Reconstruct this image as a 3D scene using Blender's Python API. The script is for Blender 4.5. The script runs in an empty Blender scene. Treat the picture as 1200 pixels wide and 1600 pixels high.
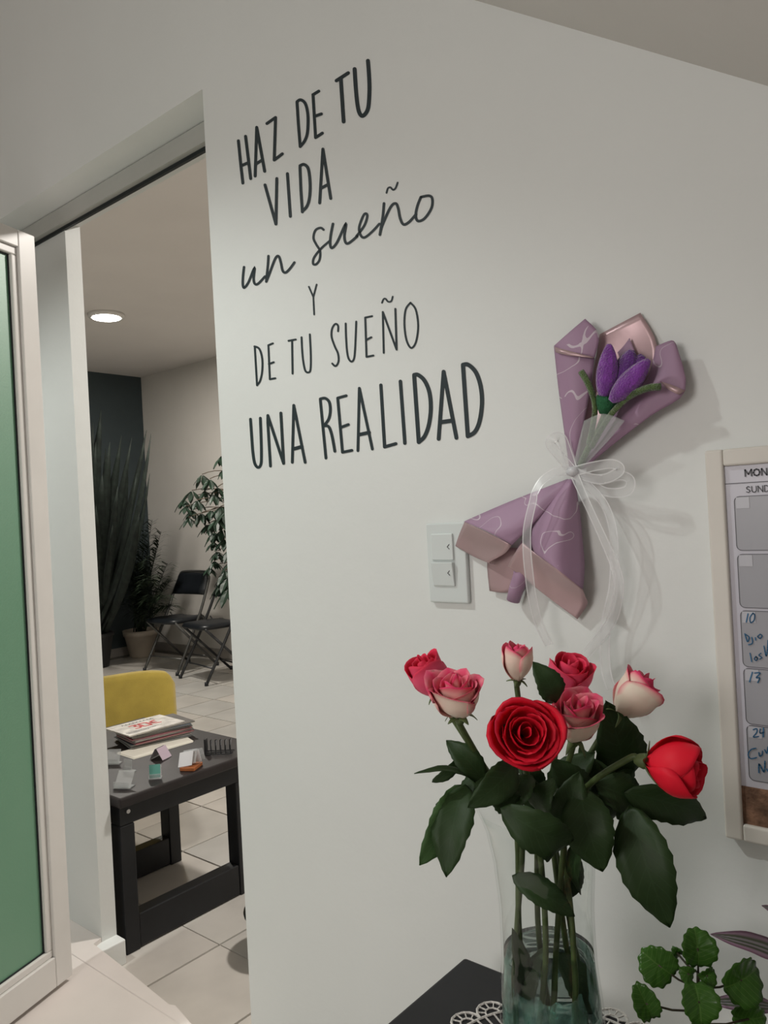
import bpy, bmesh, math, random
from mathutils import Vector, Matrix, noise
random.seed(7)
S = bpy.context.scene
C = S.collection
PI = math.pi
R_ = math.radians

# ---------------------------------------------------------------- camera
F_PX = 1198.0
YAW, PITCH, ROLL = R_(39.9), R_(0.15), R_(-3.04)
CAM = Vector((0.0, -1.0, 1.13))
_f = Vector((-math.sin(YAW)*math.cos(PITCH), math.cos(YAW)*math.cos(PITCH), math.sin(PITCH)))
_r0 = Vector((math.cos(YAW), math.sin(YAW), 0)); _u0 = _r0.cross(_f)
_r = math.cos(ROLL)*_r0 + math.sin(ROLL)*_u0
_u = -math.sin(ROLL)*_r0 + math.cos(ROLL)*_u0
cd = bpy.data.cameras.new('camera'); cam = bpy.data.objects.new('camera', cd); C.objects.link(cam)
cd.sensor_fit = 'VERTICAL'; cd.sensor_height = 36; cd.lens = F_PX/1600*36; cd.clip_start = .02
cam.matrix_world = Matrix(((_r.x, _u.x, -_f.x, CAM.x), (_r.y, _u.y, -_f.y, CAM.y), (_r.z, _u.z, -_f.z, CAM.z), (0, 0, 0, 1)))
S.camera = cam

def ray(px, py): return _f + _r*((px-600)/F_PX) - _u*((py-800)/F_PX)
def onY(px, py, y=0.0):
    d = ray(px, py); return CAM + d*((y-CAM.y)/d.y)
def onZ(px, py, z=0.0):
    d = ray(px, py); return CAM + d*((z-CAM.z)/d.z)
def at(px, py, dep): return CAM + ray(px, py)*dep

# ---------------------------------------------------------------- world, lamps, exposure
w = bpy.data.worlds.new('world'); S.world = w; w.use_nodes = True
bg = w.node_tree.nodes['Background']; bg.inputs[0].default_value = (.9, .95, 1, 1); bg.inputs[1].default_value = .03
S.view_settings.view_transform = 'Standard'; S.view_settings.look = 'None'
S.view_settings.exposure = 0.0; S.view_settings.gamma = 1.0; S.view_settings.use_curve_mapping = False

def lamp(name, kind, loc, power, color, size=.1, aim=None, spot=None, blend=.5, parent=None):
    l = bpy.data.lights.new(name, kind); l.energy = power; l.color = color
    if kind == 'AREA': l.shape = 'DISK'; l.size = size
    else: l.shadow_soft_size = size
    if spot: l.spot_size = R_(spot); l.spot_blend = blend
    o = bpy.data.objects.new(name, l); C.objects.link(o); o.location = loc
    if aim is not None: o.rotation_euler = (Vector(aim)-Vector(loc)).to_track_quat('-Z', 'Y').to_euler()
    return o
# recessed downlight of the near room (cut off above the scallop on the wall), and an added soft fill standing in for that room's other light
lamp('downlight_beam', 'SPOT', (-1.75, -1.2, 2.70), 88, (.955, 1, .965), .05, (-1.75, -1.2, 0), 117, .35)
lamp('room_fill', 'AREA', (-.7, -2.4, 1.5), 14.5, (1, .95, .925), .8, (-1.0, 0, 1.1))
# the far room's ceiling panel, then an unseen fill added to brighten the doorway
lamp('far_light', 'AREA', (-4.78, 1.86, 2.555), 42, (1, .95, .87), .2, (-4.78, 1.86, 0))
lamp('far_fill', 'AREA', (-1.15, 1.3, 2.555), 50, (1, .95, .89), .2, (-1.15, 1.3, 0))

# ---------------------------------------------------------------- materials
def mat(name, col, rough=.6, var=0, vscale=8, bump=0, bscale=60, metal=0, spec=.5, trans=0, alpha=1, emit=0, coat=0, sheen=0, ior=1.45, col2=None):
    m = bpy.data.materials.new(name); m.use_nodes = True
    nt = m.node_tree; b = nt.nodes['Principled BSDF']
    b.inputs['Base Color'].default_value = (*col, 1); b.inputs['Roughness'].default_value = rough
    b.inputs['Metallic'].default_value = metal; b.inputs['Specular IOR Level'].default_value = spec
    b.inputs['Transmission Weight'].default_value = trans; b.inputs['Alpha'].default_value = alpha
    b.inputs['IOR'].default_value = ior; b.inputs['Coat Weight'].default_value = coat
    b.inputs['Sheen Weight'].default_value = sheen
    if emit: b.inputs['Emission Color'].default_value = (*col, 1); b.inputs['Emission Strength'].default_value = emit
    tc = nt.nodes.new('ShaderNodeTexCoord')
    if var or col2:
        n = nt.nodes.new('ShaderNodeTexNoise'); n.inputs['Scale'].default_value = vscale; n.inputs['Detail'].default_value = 5
        nt.links.new(tc.outputs['Object'], n.inputs['Vector'])
        r = nt.nodes.new('ShaderNodeValToRGB'); c2 = col2 or tuple(min(1, c*(1+var)) for c in col)
        c1 = col if col2 else tuple(c*(1-var) for c in col)
        r.color_ramp.elements[0].color = (*c1, 1); r.color_ramp.elements[1].color = (*c2, 1)
        r.color_ramp.elements[0].position = .35; r.color_ramp.elements[1].position = .65
        nt.links.new(n.outputs['Fac'], r.inputs[0]); nt.links.new(r.outputs[0], b.inputs['Base Color'])
    if bump:
        n2 = nt.nodes.new('ShaderNodeTexNoise'); n2.inputs['Scale'].default_value = bscale; n2.inputs['Detail'].default_value = 4
        nt.links.new(tc.outputs['Object'], n2.inputs['Vector'])
        bp = nt.nodes.new('ShaderNodeBump'); bp.inputs['Strength'].default_value = bump; bp.inputs['Distance'].default_value = .004
        nt.links.new(n2.outputs['Fac'], bp.inputs['Height']); nt.links.new(bp.outputs[0], b.inputs['Normal'])
    return m

WALL = mat('white_wall_paint', (.74, .755, .735), .55, .012, 3, .25, 25)
FARWALL = mat('far_wall_paint', (.62, .59, .55), .7, .02, 3, .2, 25)
NEARP = mat('near_room_paint', (.66, .64, .61), .7, .02, 3, .2, 25)
NCEIL = mat('near_ceiling_paint', (.70, .67, .64), .8, .015, 3, .15, 30)
CEIL = mat('ceiling_paint', (.76, .72, .69), .8, .015, 3, .15, 30)
SLATE = mat('slate_wall_paint', (.045, .06, .065), .8, .05, 3, .1, 25)
NFLOOR = mat('near_floor_glaze', (.72, .66, .62), .35, .03, 6)
TILE = mat('beige_tile_glaze', (.55, .51, .46), .35, .09, 5, .05, 30)
GROUT = mat('dark_grout', (.20, .185, .165), .9, .1, 20)
BASEB = mat('baseboard_tile', (.30, .275, .25), .5, .08, 8)
ALU = mat('white_lacquered_aluminium', (.72, .70, .67), .35, .02, 10)
ALUG = mat('grey_aluminium', (.44, .44, .41), .4, .03, 10)
GASK = mat('dark_gasket', (.012, .016, .017), .6)
BLACKW = mat('black_stained_wood', (.006, .0065, .008), .5, .25, 14, .1, 40)
ESPR = mat('espresso_table_top', (.016, .012, .012), .45, .2, 12, .05, 40)
VINYL = mat('dark_slate_vinyl', (.022, .033, .038), .45)
YEL = mat('mustard_fabric', (.46, .34, .06), .85, .08, 12, .3, 300, sheen=.3)
BLKM = mat('black_metal_tube', (.02, .021, .023), .3, spec=.6)
GREYM = mat('grey_metal_tube', (.10, .10, .095), .35, metal=.6)
BLKV = mat('black_vinyl', (.009, .011, .014), .38, bump=.1, bscale=100)
CREAMP = mat('beige_clay_pot', (.42, .36, .30), .75, .06, 8, .15, 50)
SOIL = mat('potting_soil', (.03, .02, .015), .95, .4, 60, 1, 80)
SWITCH = mat('white_switch_plastic', (.66, .70, .69), .3)
MARK = mat('grey_mark', (.05, .05, .055), .6)

def leafmat(name, c1, c2, rough=.4, vein=.25):
    m = mat(name, c1, rough, 0, 1); nt = m.node_tree; b = nt.nodes['Principled BSDF']; b.inputs['Specular IOR Level'].default_value = .3
    uv = nt.nodes.new('ShaderNodeUVMap'); sx = nt.nodes.new('ShaderNodeSeparateXYZ'); nt.links.new(uv.outputs[0], sx.inputs[0])
    # veins: midrib at u=.5 and side ribs slanting up
    a = nt.nodes.new('ShaderNodeMath'); a.operation = 'SUBTRACT'; a.inputs[1].default_value = .5; nt.links.new(sx.outputs[0], a.inputs[0])
    ab = nt.nodes.new('ShaderNodeMath'); ab.operation = 'ABSOLUTE'; nt.links.new(a.outputs[0], ab.inputs[0])
    m1 = nt.nodes.new('ShaderNodeMath'); m1.operation = 'MULTIPLY_ADD'; m1.inputs[1].default_value = -.5; nt.links.new(ab.outputs[0], m1.inputs[0]); nt.links.new(sx.outputs[1], m1.inputs[2])
    m2 = nt.nodes.new('ShaderNodeMath'); m2.operation = 'MULTIPLY'; m2.inputs[1].default_value = 55; nt.links.new(m1.outputs[0], m2.inputs[0])
    s = nt.nodes.new('ShaderNodeMath'); s.operation = 'SINE'; nt.links.new(m2.outputs[0], s.inputs[0])
    g = nt.nodes.new('ShaderNodeMath'); g.operation = 'GREATER_THAN'; g.inputs[1].default_value = .93; nt.links.new(s.outputs[0], g.inputs[0])
    l = nt.nodes.new('ShaderNodeMath'); l.operation = 'LESS_THAN'; l.inputs[1].default_value = .02; nt.links.new(ab.outputs[0], l.inputs[0])
    mx = nt.nodes.new('ShaderNodeMath'); mx.operation = 'MAXIMUM'; nt.links.new(g.outputs[0], mx.inputs[0]); nt.links.new(l.outputs[0], mx.inputs[1])
    k = nt.nodes.new('ShaderNodeMath'); k.operation = 'MULTIPLY'; k.inputs[1].default_value = vein; nt.links.new(mx.outputs[0], k.inputs[0])
    n = nt.nodes.new('ShaderNodeTexNoise'); n.inputs['Scale'].default_value = 25; tc = nt.nodes.new('ShaderNodeTexCoord'); nt.links.new(tc.outputs['Object'], n.inputs['Vector'])
    base = nt.nodes.new('ShaderNodeMix'); base.data_type = 'RGBA'
    base.inputs['A'].default_value = (*[c*.75 for c in c1], 1); base.inputs['B'].default_value = (*[c*1.25 for c in c1], 1); nt.links.new(n.outputs['Fac'], base.inputs['Factor'])
    mix = nt.nodes.new('ShaderNodeMix'); mix.data_type = 'RGBA'; nt.links.new(k.outputs[0], mix.inputs['Factor'])
    nt.links.new(base.outputs['Result'], mix.inputs['A']); mix.inputs['B'].default_value = (*c2, 1)
    nt.links.new(mix.outputs['Result'], b.inputs['Base Color'])
    bp = nt.nodes.new('ShaderNodeBump'); bp.inputs['Strength'].default_value = .5; bp.inputs['Distance'].default_value = .001
    nt.links.new(mx.outputs[0], bp.inputs['Height']); nt.links.new(bp.outputs[0], b.inputs['Normal'])
    return m
RLEAF = leafmat('rose_leaf_green', (.019, .042, .011), (.035, .07, .028), .52)
RLEAFL = leafmat('rose_leaf_lighter', (.045, .10, .03), (.07, .13, .05), .5)
RSTEM = mat('rose_stem_green', (.06, .09, .025), .5, .3, 40)
SEPAL = mat('sepal_green', (.10, .14, .05), .55, .25, 40)
IVY = leafmat('ivy_leaf_green', (.045, .125, .018), (.16, .28, .07), .25, .3)
IVYS = mat('ivy_stem', (.05, .04, .02), .5)
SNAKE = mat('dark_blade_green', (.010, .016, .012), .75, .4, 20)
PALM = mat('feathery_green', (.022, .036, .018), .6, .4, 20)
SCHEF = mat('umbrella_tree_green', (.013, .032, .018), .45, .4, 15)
TRUNK = mat('brown_trunk', (.10, .075, .05), .9, .3, 40)

def petalmat(name, inner, rim, rough=.55):
    m = mat(name, inner, rough, spec=.25); nt = m.node_tree; b = nt.nodes['Principled BSDF']
    at_ = nt.nodes.new('ShaderNodeAttribute'); at_.attribute_name = 'pigment'
    n = nt.nodes.new('ShaderNodeTexNoise'); n.inputs['Scale'].default_value = 60; tc = nt.nodes.new('ShaderNodeTexCoord'); nt.links.new(tc.outputs['Object'], n.inputs['Vector'])
    ma = nt.nodes.new('ShaderNodeMath'); ma.operation = 'MULTIPLY_ADD'; ma.inputs[1].default_value = .25; ma.inputs[2].default_value = -.125; nt.links.new(n.outputs['Fac'], ma.inputs[0])
    ad = nt.nodes.new('ShaderNodeMath'); ad.operation = 'ADD'; ad.use_clamp = True; nt.links.new(at_.outputs['Fac'], ad.inputs[0]); nt.links.new(ma.outputs[0], ad.inputs[1])
    r = nt.nodes.new('ShaderNodeValToRGB'); r.color_ramp.elements[0].color = (*inner, 1); r.color_ramp.elements[1].color = (*rim, 1)
    nt.links.new(ad.outputs[0], r.inputs[0]); nt.links.new(r.outputs[0], b.inputs['Base Color'])
    b.inputs['Subsurface Weight'].default_value = .10; b.inputs['Subsurface Radius'].default_value = (1, .5, .4); b.inputs['Subsurface Scale'].default_value = .003
    return m
PET_RED = petalmat('red_petal', (.74, .009, .028), (.70, .010, .032))
PET_PINK = petalmat('pink_red_petal', (.85, .09, .19), (.76, .03, .08))
PET_BI = petalmat('cream_and_pink_petal', (.86, .76, .62), (.80, .055, .16))

# ---------------------------------------------------------------- helpers
WL = {}
def tag(o, label=None, cat=None, group=None, kind=None):
    if label: o['label'] = label
    if cat: o['category'] = cat
    if group: o['group'] = group
    if kind: o['kind'] = kind
    return o
def thing(name, loc, label, cat, group=None, rz=0):
    o = bpy.data.objects.new(name, None); C.objects.link(o); o.location = loc; o.rotation_euler = (0, 0, rz)
    o.empty_display_size = .05
    WL[o.name] = Vector(loc); return tag(o, label, cat, group)
def mesh(name, V, Fc, m, parent=None, smooth=False, local=False, uv=None, pig=None):
    """one mesh object; V in world coordinates unless local"""
    off = Vector((0, 0, 0))
    if parent is not None and not local: off = WL.get(parent.name, off)
    me = bpy.data.meshes.new(name); me.from_pydata([tuple(Vector(v)-off) for v in V], [], Fc)
    if isinstance(m, (list, tuple)):
        for k in m: me.materials.append(k)
    else: me.materials.append(m)
    if smooth: me.polygons.foreach_set('use_smooth', [True]*len(me.polygons))
    if uv:
        ul = me.uv_layers.new(name='UVMap')
        for lp in me.loops: ul.data[lp.index].uv = uv[lp.vertex_index]
    if pig:
        a = me.attributes.new('pigment', 'FLOAT', 'POINT'); a.data.foreach_set('value', pig)
    me.update()
    o = bpy.data.objects.new(name, me); C.objects.link(o)
    if parent is not None: o.parent = parent; WL[o.name] = off
    else: WL[o.name] = Vector((0, 0, 0))
    return o
def bevel(o, wd=.002, seg=2):
    b = o.modifiers.new('bevel', 'BEVEL'); b.width = wd; b.segments = seg; b.limit_method = 'ANGLE'; return o
def solid(o, t=.001, off=0):
    s = o.modifiers.new('solid', 'SOLIDIFY'); s.thickness = t; s.offset = off; return o
class MB:
    def __init__(s): s.V = []; s.F = []
    def add(s, V, F):
        k = len(s.V); s.V += [Vector(v) for v in V]; s.F += [tuple(i+k for i in f) for f in F]; return s
    def box(s, a, b):
        x0, x1 = sorted((a[0], b[0])); y0, y1 = sorted((a[1], b[1])); z0, z1 = sorted((a[2], b[2]))
        return s.add([(x0, y0, z0), (x1, y0, z0), (x1, y1, z0), (x0, y1, z0), (x0, y0, z1), (x1, y0, z1), (x1, y1, z1), (x0, y1, z1)],
                     [(0, 3, 2, 1), (4, 5, 6, 7), (0, 1, 5, 4), (1, 2, 6, 5), (2, 3, 7, 6), (3, 0, 4, 7)])
    def obox(s, c, ax, ay, az):
        c = Vector(c); ax, ay, az = Vector(ax), Vector(ay), Vector(az)
        V = [c+sx*ax+sy*ay+sz*az for sz in (-1, 1) for sx, sy in ((-1, -1), (1, -1), (1, 1), (-1, 1))]
        return s.add(V, [(0, 3, 2, 1), (4, 5, 6, 7), (0, 1, 5, 4), (1, 2, 6, 5), (2, 3, 7, 6), (3, 0, 4, 7)])
    def tube(s, pts, r, n=8, cap=True):
        pts = [Vector(p) for p in pts]; rs = r if isinstance(r, (list, tuple)) else [r]*len(pts)
        ref = None; k0 = len(s.V); V = []; F = []
        for i, p in enumerate(pts):
            t = (pts[min(i+1, len(pts)-1)]-pts[max(i-1, 0)]).normalized()
            if ref is None: ref = t.orthogonal().normalized()
            else:
                ref = ref - t*ref.dot(t); ref = ref.normalized() if ref.length > 1e-6 else t.orthogonal().normalized()
            bi = t.cross(ref)
            for j in range(n):
                a = 2*PI*j/n; V.append(p+(ref*math.cos(a)+bi*math.sin(a))*rs[i])
        for i in range(len(pts)-1):
            for j in range(n):
                F.append((i*n+j, i*n+(j+1) % n, (i+1)*n+(j+1) % n, (i+1)*n+j))
        if cap: F.append(tuple(range(n))[::-1]); F.append(tuple((len(pts)-1)*n+j for j in range(n)))
        return s.add(V, F)
    def lathe(s, c, prof, n=32, close=False):
        c = Vector(c); V = []; F = []
        for (r, z) in prof:
            for j in range(n):
                a = 2*PI*j/n; V.append(c+Vector((r*math.cos(a), r*math.sin(a), z)))
        m = len(prof)
        for i in range(m-1 if not close else m):
            i2 = (i+1) % m
            for j in range(n): F.append((i*n+j, i*n+(j+1) % n, i2*n+(j+1) % n, i2*n+j))
        if not close:
            if prof[0][0] > 1e-5: F.append(tuple(range(n))[::-1])
            if prof[-1][0] > 1e-5: F.append(tuple((m-1)*n+j for j in range(n)))
        return s.add(V, F)
    def build(s, name, m, parent=None, smooth=False, local=False):
        return mesh(name, s.V, s.F, m, parent, smooth, local)
def cat_rom(pts, n=6, closed=False):
    out = []; N = len(pts); P = [Vector(p) for p in pts]
    if N < 3: return P
    for i in range(N-1):
        p0 = P[i-1] if i > 0 else P[0]; p1 = P[i]; p2 = P[i+1]; p3 = P[i+2] if i+2 < N else P[-1]
        if closed:
            p0 = P[i-1] if i > 0 else P[-2]; p3 = P[i+2] if i+2 < N else P[1]
        for k in range(n):
            t = k/n; out.append(.5*((2*p1)+(-p0+p2)*t+(2*p0-5*p1+4*p2-p3)*t*t+(-p0+3*p1-3*p2+p3)*t**3))
    out.append(P[-1]); return out
def grid(name, rows, m, parent, su=5, sv=5, thick=.0008, smooth=True, bulge=None):
    """spline patch through rows of world points"""
    R2 = [cat_rom(r, su) for r in rows]
    cols = [cat_rom([r[j] for r in R2], sv) for j in range(len(R2[0]))]
    nr = len(cols[0]); nc = len(cols)
    V = [cols[j][i] for i in range(nr) for j in range(nc)]
    Fc = [(i*nc+j, i*nc+j+1, (i+1)*nc+j+1, (i+1)*nc+j) for i in range(nr-1) for j in range(nc-1)]
    uv = [(j/(nc-1), i/(nr-1)) for i in range(nr) for j in range(nc)]
    o = mesh(name, V, Fc, m, parent, smooth, uv=uv)
    if thick: solid(o, thick)
    return o
def copy_tree(o, parent=None):
    c = o.copy(); C.objects.link(c); c.parent = parent
    for ch in o.children: copy_tree(ch, c)
    return c

# ---------------------------------------------------------------- the shell
DX0, DX1, DT, TH = -2.01, -1.263, 2.024, .135     # doorway in the front wall
FX0, FX1, FY1, FZ0, FZ1 = -6.62, .6, 3.3, -.08, 2.6
NX0, NX1, NY0 = -3.4, 1.3, -3.2
struct = lambda o: tag(o, kind='structure')
b = MB()
b.box((DX1, 0, FZ0), (NX1, TH, 3.0)); b.box((FX0, 0, FZ0), (DX0-.22, TH, 3.0)); b.box((DX0-.22, .090, FZ0), (DX0, TH, 3.0))
prof = [(0, DT), (.092, 2.016), (.092, 1.984), (TH, 1.984), (TH, 3.0), (0, 3.0)]   # (y, z) of the plastered lintel
n = len(prof); xa, xb = DX0-.22, DX1
b.add([(xx, y, z) for xx in (xa, xb) for y, z in prof], [tuple(range(n)), tuple(range(2*n-1, n-1, -1))]+[(i, i+n, (i+1) % n+n, (i+1) % n) for i in range(n)])
wf = struct(b.build('wall_front', WALL))
# aluminium head bar of the door frame with its dark gasket line
t = struct(MB().box((DX0-.22, .070, 1.972), (DX1, .0915, 2.0155)).build('trim_4', ALUG))
t = struct(MB().box((DX0-.22, .084, 1.963), (DX1, .092, 1.972)).build('trim_1', GASK))
t = struct(MB().box((DX0-.2195, .07, .0), (DX0-.20, .0895, 1.96)).build('trim_2', ALUG))
struct(MB().box((FX0, FY1, FZ0-.05), (FX1, FY1+.1, FZ1+.1)).build('wall_back', FARWALL))
struct(MB().box((FX0-.1, 0, FZ0-.05), (FX0, FY1, FZ1+.1)).build('wall_left', SLATE))
struct(MB().box((FX1, TH, FZ0-.05), (FX1+.1, FY1+.1, FZ1+.1)).build('wall_right', FARWALL))
struct(MB().box((FX0-.1, TH, FZ1), (FX1+.1, FY1+.1, FZ1+.1)).build('ceiling', CEIL))
struct(MB().box((NX0-.1, NY0-.1, -.15), (NX0, 0, 3.0)).build('wall_near_left', NEARP))
struct(MB().box((NX1, NY0-.1, -.15), (NX1+.1, TH, 3.0)).build('wall_near_right', NEARP))
struct(MB().box((NX0-.1, NY0-.1, -.15), (NX1+.1, NY0, 3.0)).build('wall_behind', NEARP))
# near ceiling: flat, then the sloping underside of the stairs
sl = lambda x: 1.898+(x+.606)*(1.61-1.898)/(-.212+.606)
xf = -.606-(2.85-1.898)/.731
b = MB(); b.box((NX0-.1, NY0-.1, 2.85), (xf, 0, 2.95))
zl = sl(NX1)
b.add([(xf, NY0, 2.85), (xf, -.0, 2.85), (NX1, -.0, zl), (NX1, NY0, zl), (xf, NY0, 2.95), (xf, 0, 2.95), (NX1, 0, zl+.1), (NX1, NY0, zl+.1)],
      [(0, 1, 2, 3), (7, 6, 5, 4), (0, 4, 5, 1), (1, 5, 6, 2), (2, 6, 7, 3), (3, 7, 4, 0)])
struct(b.build('ceiling_sloped', NCEIL))
# near floor slab with its worn edge in the doorway
b = MB()
edge = [(DX0-.219, .0895), (-2.011, .0895), (-2.0, .060), (-1.94, .056), (-1.80, .045), (-1.60, .027), (-1.585, .034), (-1.50, .016), (DX1, -.0)]
n = len(edge); pts = [(NX0, NY0), (NX1, NY0), (NX1, 0), (DX1, 0)]
b.box((NX0, NY0, -.1), (NX1, 0, 0))
V = [(x, y, z) for z in (-.1, 0) for x, y in edge+[(DX0-.219, -.001)]]
k = n+1
b.add(V, [tuple(range(k)), tuple(range(2*k-1, k-1, -1))]+[(i, i+k, (i+1) % k+k, (i+1) % k) for i in range(k)])
struct(b.build('floor_near', NFLOOR))
# plaster plinth by the jamb
tr = struct(bevel(MB().box((DX0-.004, .058, FZ0), (-1.968, .137, -.012)).build('trim_3', WALL), .003))
# far floor: grout bed with separate tiles
fl = struct(MB().box((FX0, TH*0, -.14), (FX1, FY1, -.085)).build('floor_far', GROUT))
tp = .3125; ty = .3175
tv = MB(); q = .1535; q2 = .156
tv.add([(-q, -q2, 0), (q, -q2, 0), (q, q2, 0), (-q, q2, 0), (-q+.001, -q2+.001, .007), (q-.001, -q2+.001, .007), (q-.001, q2-.001, .007), (-q+.001, q2-.001, .007)],
       [(0, 3, 2, 1), (4, 5, 6, 7), (0, 1, 5, 4), (1, 2, 6, 5), (2, 3, 7, 6), (3, 0, 4, 7)])
TM = [mat('beige_tile_%d' % i, c, .3, .10, 4, .04, 30) for i, c in enumerate(((.50, .475, .435), (.54, .505, .46), (.47, .455, .425)))]
t0s = []
for i in range(3):
    me = bpy.data.meshes.new('tile'); me.from_pydata(tv.V, [], tv.F); me.materials.append(TM[i]); t0s.append(me)
for i in range(-16, 3):
    for j in range(0, 10):
        cx = -1.826+(i+.5)*tp; cy = .345+(j-.5)*ty
        if cx+q > FX1 or cx-q < FX0 or cy+q2 > FY1-.012 or cy-q2 < -.14: continue
        if cx > -.6: continue
        if cy < .2 and not (DX0-.3 < cx < DX1+.4): continue
        o = bpy.data.objects.new('tile', random.choice(t0s)); C.objects.link(o); o.parent = fl; o.location = (cx, max(cy, .19) if cy < .19 else cy, -.0869)
b = MB(); x = FX0
struct(MB().box((FX0, FY1-.012, FZ0), (FX1, FY1, .0)).build('baseboard_back', BASEB))
struct(MB().box((FX0, .14, FZ0), (FX0+.012, FY1-.012, .0)).build('baseboard_left', BASEB))

# ---------------------------------------------------------------- the lettering on the wall
def ribbon(pts, wd, off, bias=0):
    """flat vinyl stroke along pixel points of the photograph, laid on the wall plane"""
    P = [Vector((p[0], p[1], 0)) for p in pts]; L = []; Rr = []; n = len(P)
    for i, p in enumerate(P):
        a = (P[i]-P[i-1]) if i else (P[1]-P[0]); c = (P[i+1]-P[i]) if i < n-1 else (P[i]-P[i-1])
        a.normalize(); c.normalize(); t = a+c
        if t.length < .35: t = c
        t.normalize(); nn = Vector((-t.y, t.x, 0)); k = min(1.6, 1/max(.5, abs(nn.dot(Vector((-c.y, c.x, 0))))))
        L.append(p+nn*wd/2*k); Rr.append(p-nn*wd/2*k)
    cap1 = []; cap0 = []
    t = (P[-1]-P[-2]).normalized(); nn = Vector((-t.y, t.x, 0))
    for s in (60, 30, 0, -30, -60): cap1.append(P[-1]+(nn*math.sin(R_(s))+t*math.cos(R_(s)))*wd/2)
    t = (P[0]-P[1]).normalized(); nn = Vector((-t.y, t.x, 0))
    for s in (60, 30, 0, -30, -60): cap0.append(P[0]+(nn*math.sin(R_(s))+t*math.cos(R_(s)))*wd/2)
    V = []; F = []
    for a, c in zip(L, Rr): V += [a, c]
    F = [(2*i, 2*i+1, 2*i+3, 2*i+2) for i in range(n-1)]
    k = len(V); V += cap1; F.append(tuple([2*n-2]+[k+i for i in range(5)]+[2*n-1]))
    k = len(V); V += cap0; F.append(tuple([1]+[k+i for i in range(5)]+[0]))
    return [onY(v.x, v.y, off) for v in V], F
decal = thing('wall_lettering', onY(400, 735, 0), 'dark slate vinyl lettering of a Spanish saying on the white wall right of the doorway', 'wall decal')
def letter(crop, strokes, wd, name='letter'):
    ox, oy, sc = crop; b = MB(); out = []
    for s in strokes:
        w_ = wd
        if isinstance(s, tuple): s, w_ = s
        if s[0] == 's': out.append((s, w_)); continue
        cur = [s[0]]
        for i in range(1, len(s)):
            cur.append(s[i])
            if i < len(s)-1:
                a = Vector(s[i])-Vector(s[i-1]); c = Vector(s[i+1])-Vector(s[i])
                if a.angle(c) > R_(75): out.append((cur, w_)); cur = [s[i]]
        out.append((cur, w_))
    strokes = out
    for i, s in enumerate(strokes):
        w_ = wd
        if isinstance(s, tuple): s, w_, = s
        sm = False
        if s and s[0] == 's': sm = True; s = s[1:]
        pts = [(ox+x/sc, oy+y/sc) for x, y in s]
        if sm: pts = [(v.x, v.y) for v in cat_rom([(x, y, 0) for x, y in pts], 5)]
        V, F = ribbon(pts, w_/sc, -.0006-.00015*i); b.add(V, F)
    b.build(name, VINYL, decal)
c1, c2, c3, c4, c5 = (360, 80, 5), (370, 280, 3.75), (380, 460, 4), (380, 560, 6), (570, 560, 6)
T1 = [[[(62, 700), (80, 880), (97, 1030)], [(118, 665), (158, 995)], [(95, 890), (142, 870)]],
      [[(193, 975), (205, 595), (267, 938)], [(200, 880), (248, 850)]],
      [[(285, 565), (352, 518), (342, 850), (405, 802)]],
      [[(520, 400), (530, 560), (545, 745)], ['s', (520, 395), (548, 380), (585, 410), (605, 500), (602, 630), (580, 700), (545, 745)]],
      [[(690, 312), (645, 340), (665, 675), (718, 640)], [(660, 508), (710, 490)]],
      [([(828, 230), (920, 170)], 28), ([(862, 215), (884, 550)], 30)],
      [(['s', (970, 140), (978, 270), (990, 400), (1005, 475), (1028, 505), (1057, 485), (1078, 430), (1086, 300), (1082, 180), (1074, 75)], 32)],
      [[(270, 1045), (355, 1350), (362, 995)]], [[(445, 957), (468, 1290)]],
      [[(543, 905), (550, 1080), (562, 1255)], ['s', (543, 895), (575, 885), (608, 920), (622, 1030), (618, 1140), (598, 1210), (562, 1250)]],
      [[(697, 1185), (722, 765), (783, 1150)], [(708, 1070), (765, 1040)]]]
for l in T1: letter(c1, l, 24)
letter(c2, [['s', (42, 515), (36, 570), (35, 620), (45, 635), (70, 600), (103, 520), (98, 580), (105, 612), (125, 612), (165, 570)]], 15)
letter(c2, [['s', (185, 450), (182, 500), (172, 600)], ['s', (172, 600), (190, 555), (225, 465), (245, 452), (258, 490), (268, 535), (285, 547), (310, 525), (337, 488)]], 15)
letter(c2, [['s', (508, 296), (490, 285), (460, 300), (449, 345), (467, 385), (487, 420), (485, 470), (465, 498), (447, 495), (452, 460), (490, 410), (540, 365)]], 14)
letter(c2, [['s', (563, 262), (550, 330), (547, 385), (560, 402), (590, 365), (638, 262), (630, 330), (637, 370), (657, 374), (705, 335)]], 16)
letter(c2, [['s', (700, 335), (745, 275), (763, 225), (760, 203), (742, 212), (717, 280), (724, 325), (747, 342), (790, 310), (835, 262)]], 15)
letter(c2, [['s', (862, 142), (855, 220), (838, 325)], ['s', (838, 325), (852, 270), (900, 165), (930, 142), (945, 170), (957, 230), (977, 265), (1010, 250), (1050, 205)]], 16)
letter(c2, [['s', (877, 80), (885, 54), (900, 48), (915, 62), (930, 52), (942, 20)]], 11, 'tilde')
letter(c2, [['s', (1078, 105), (1057, 160), (1048, 215), (1062, 245), (1100, 230), (1140, 170), (1145, 115), (1125, 97), (1078, 105)]], 16)
letter(c2, [[(422, 630), (448, 690), (453, 793)], [(467, 617), (448, 690)]], 10)
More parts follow.
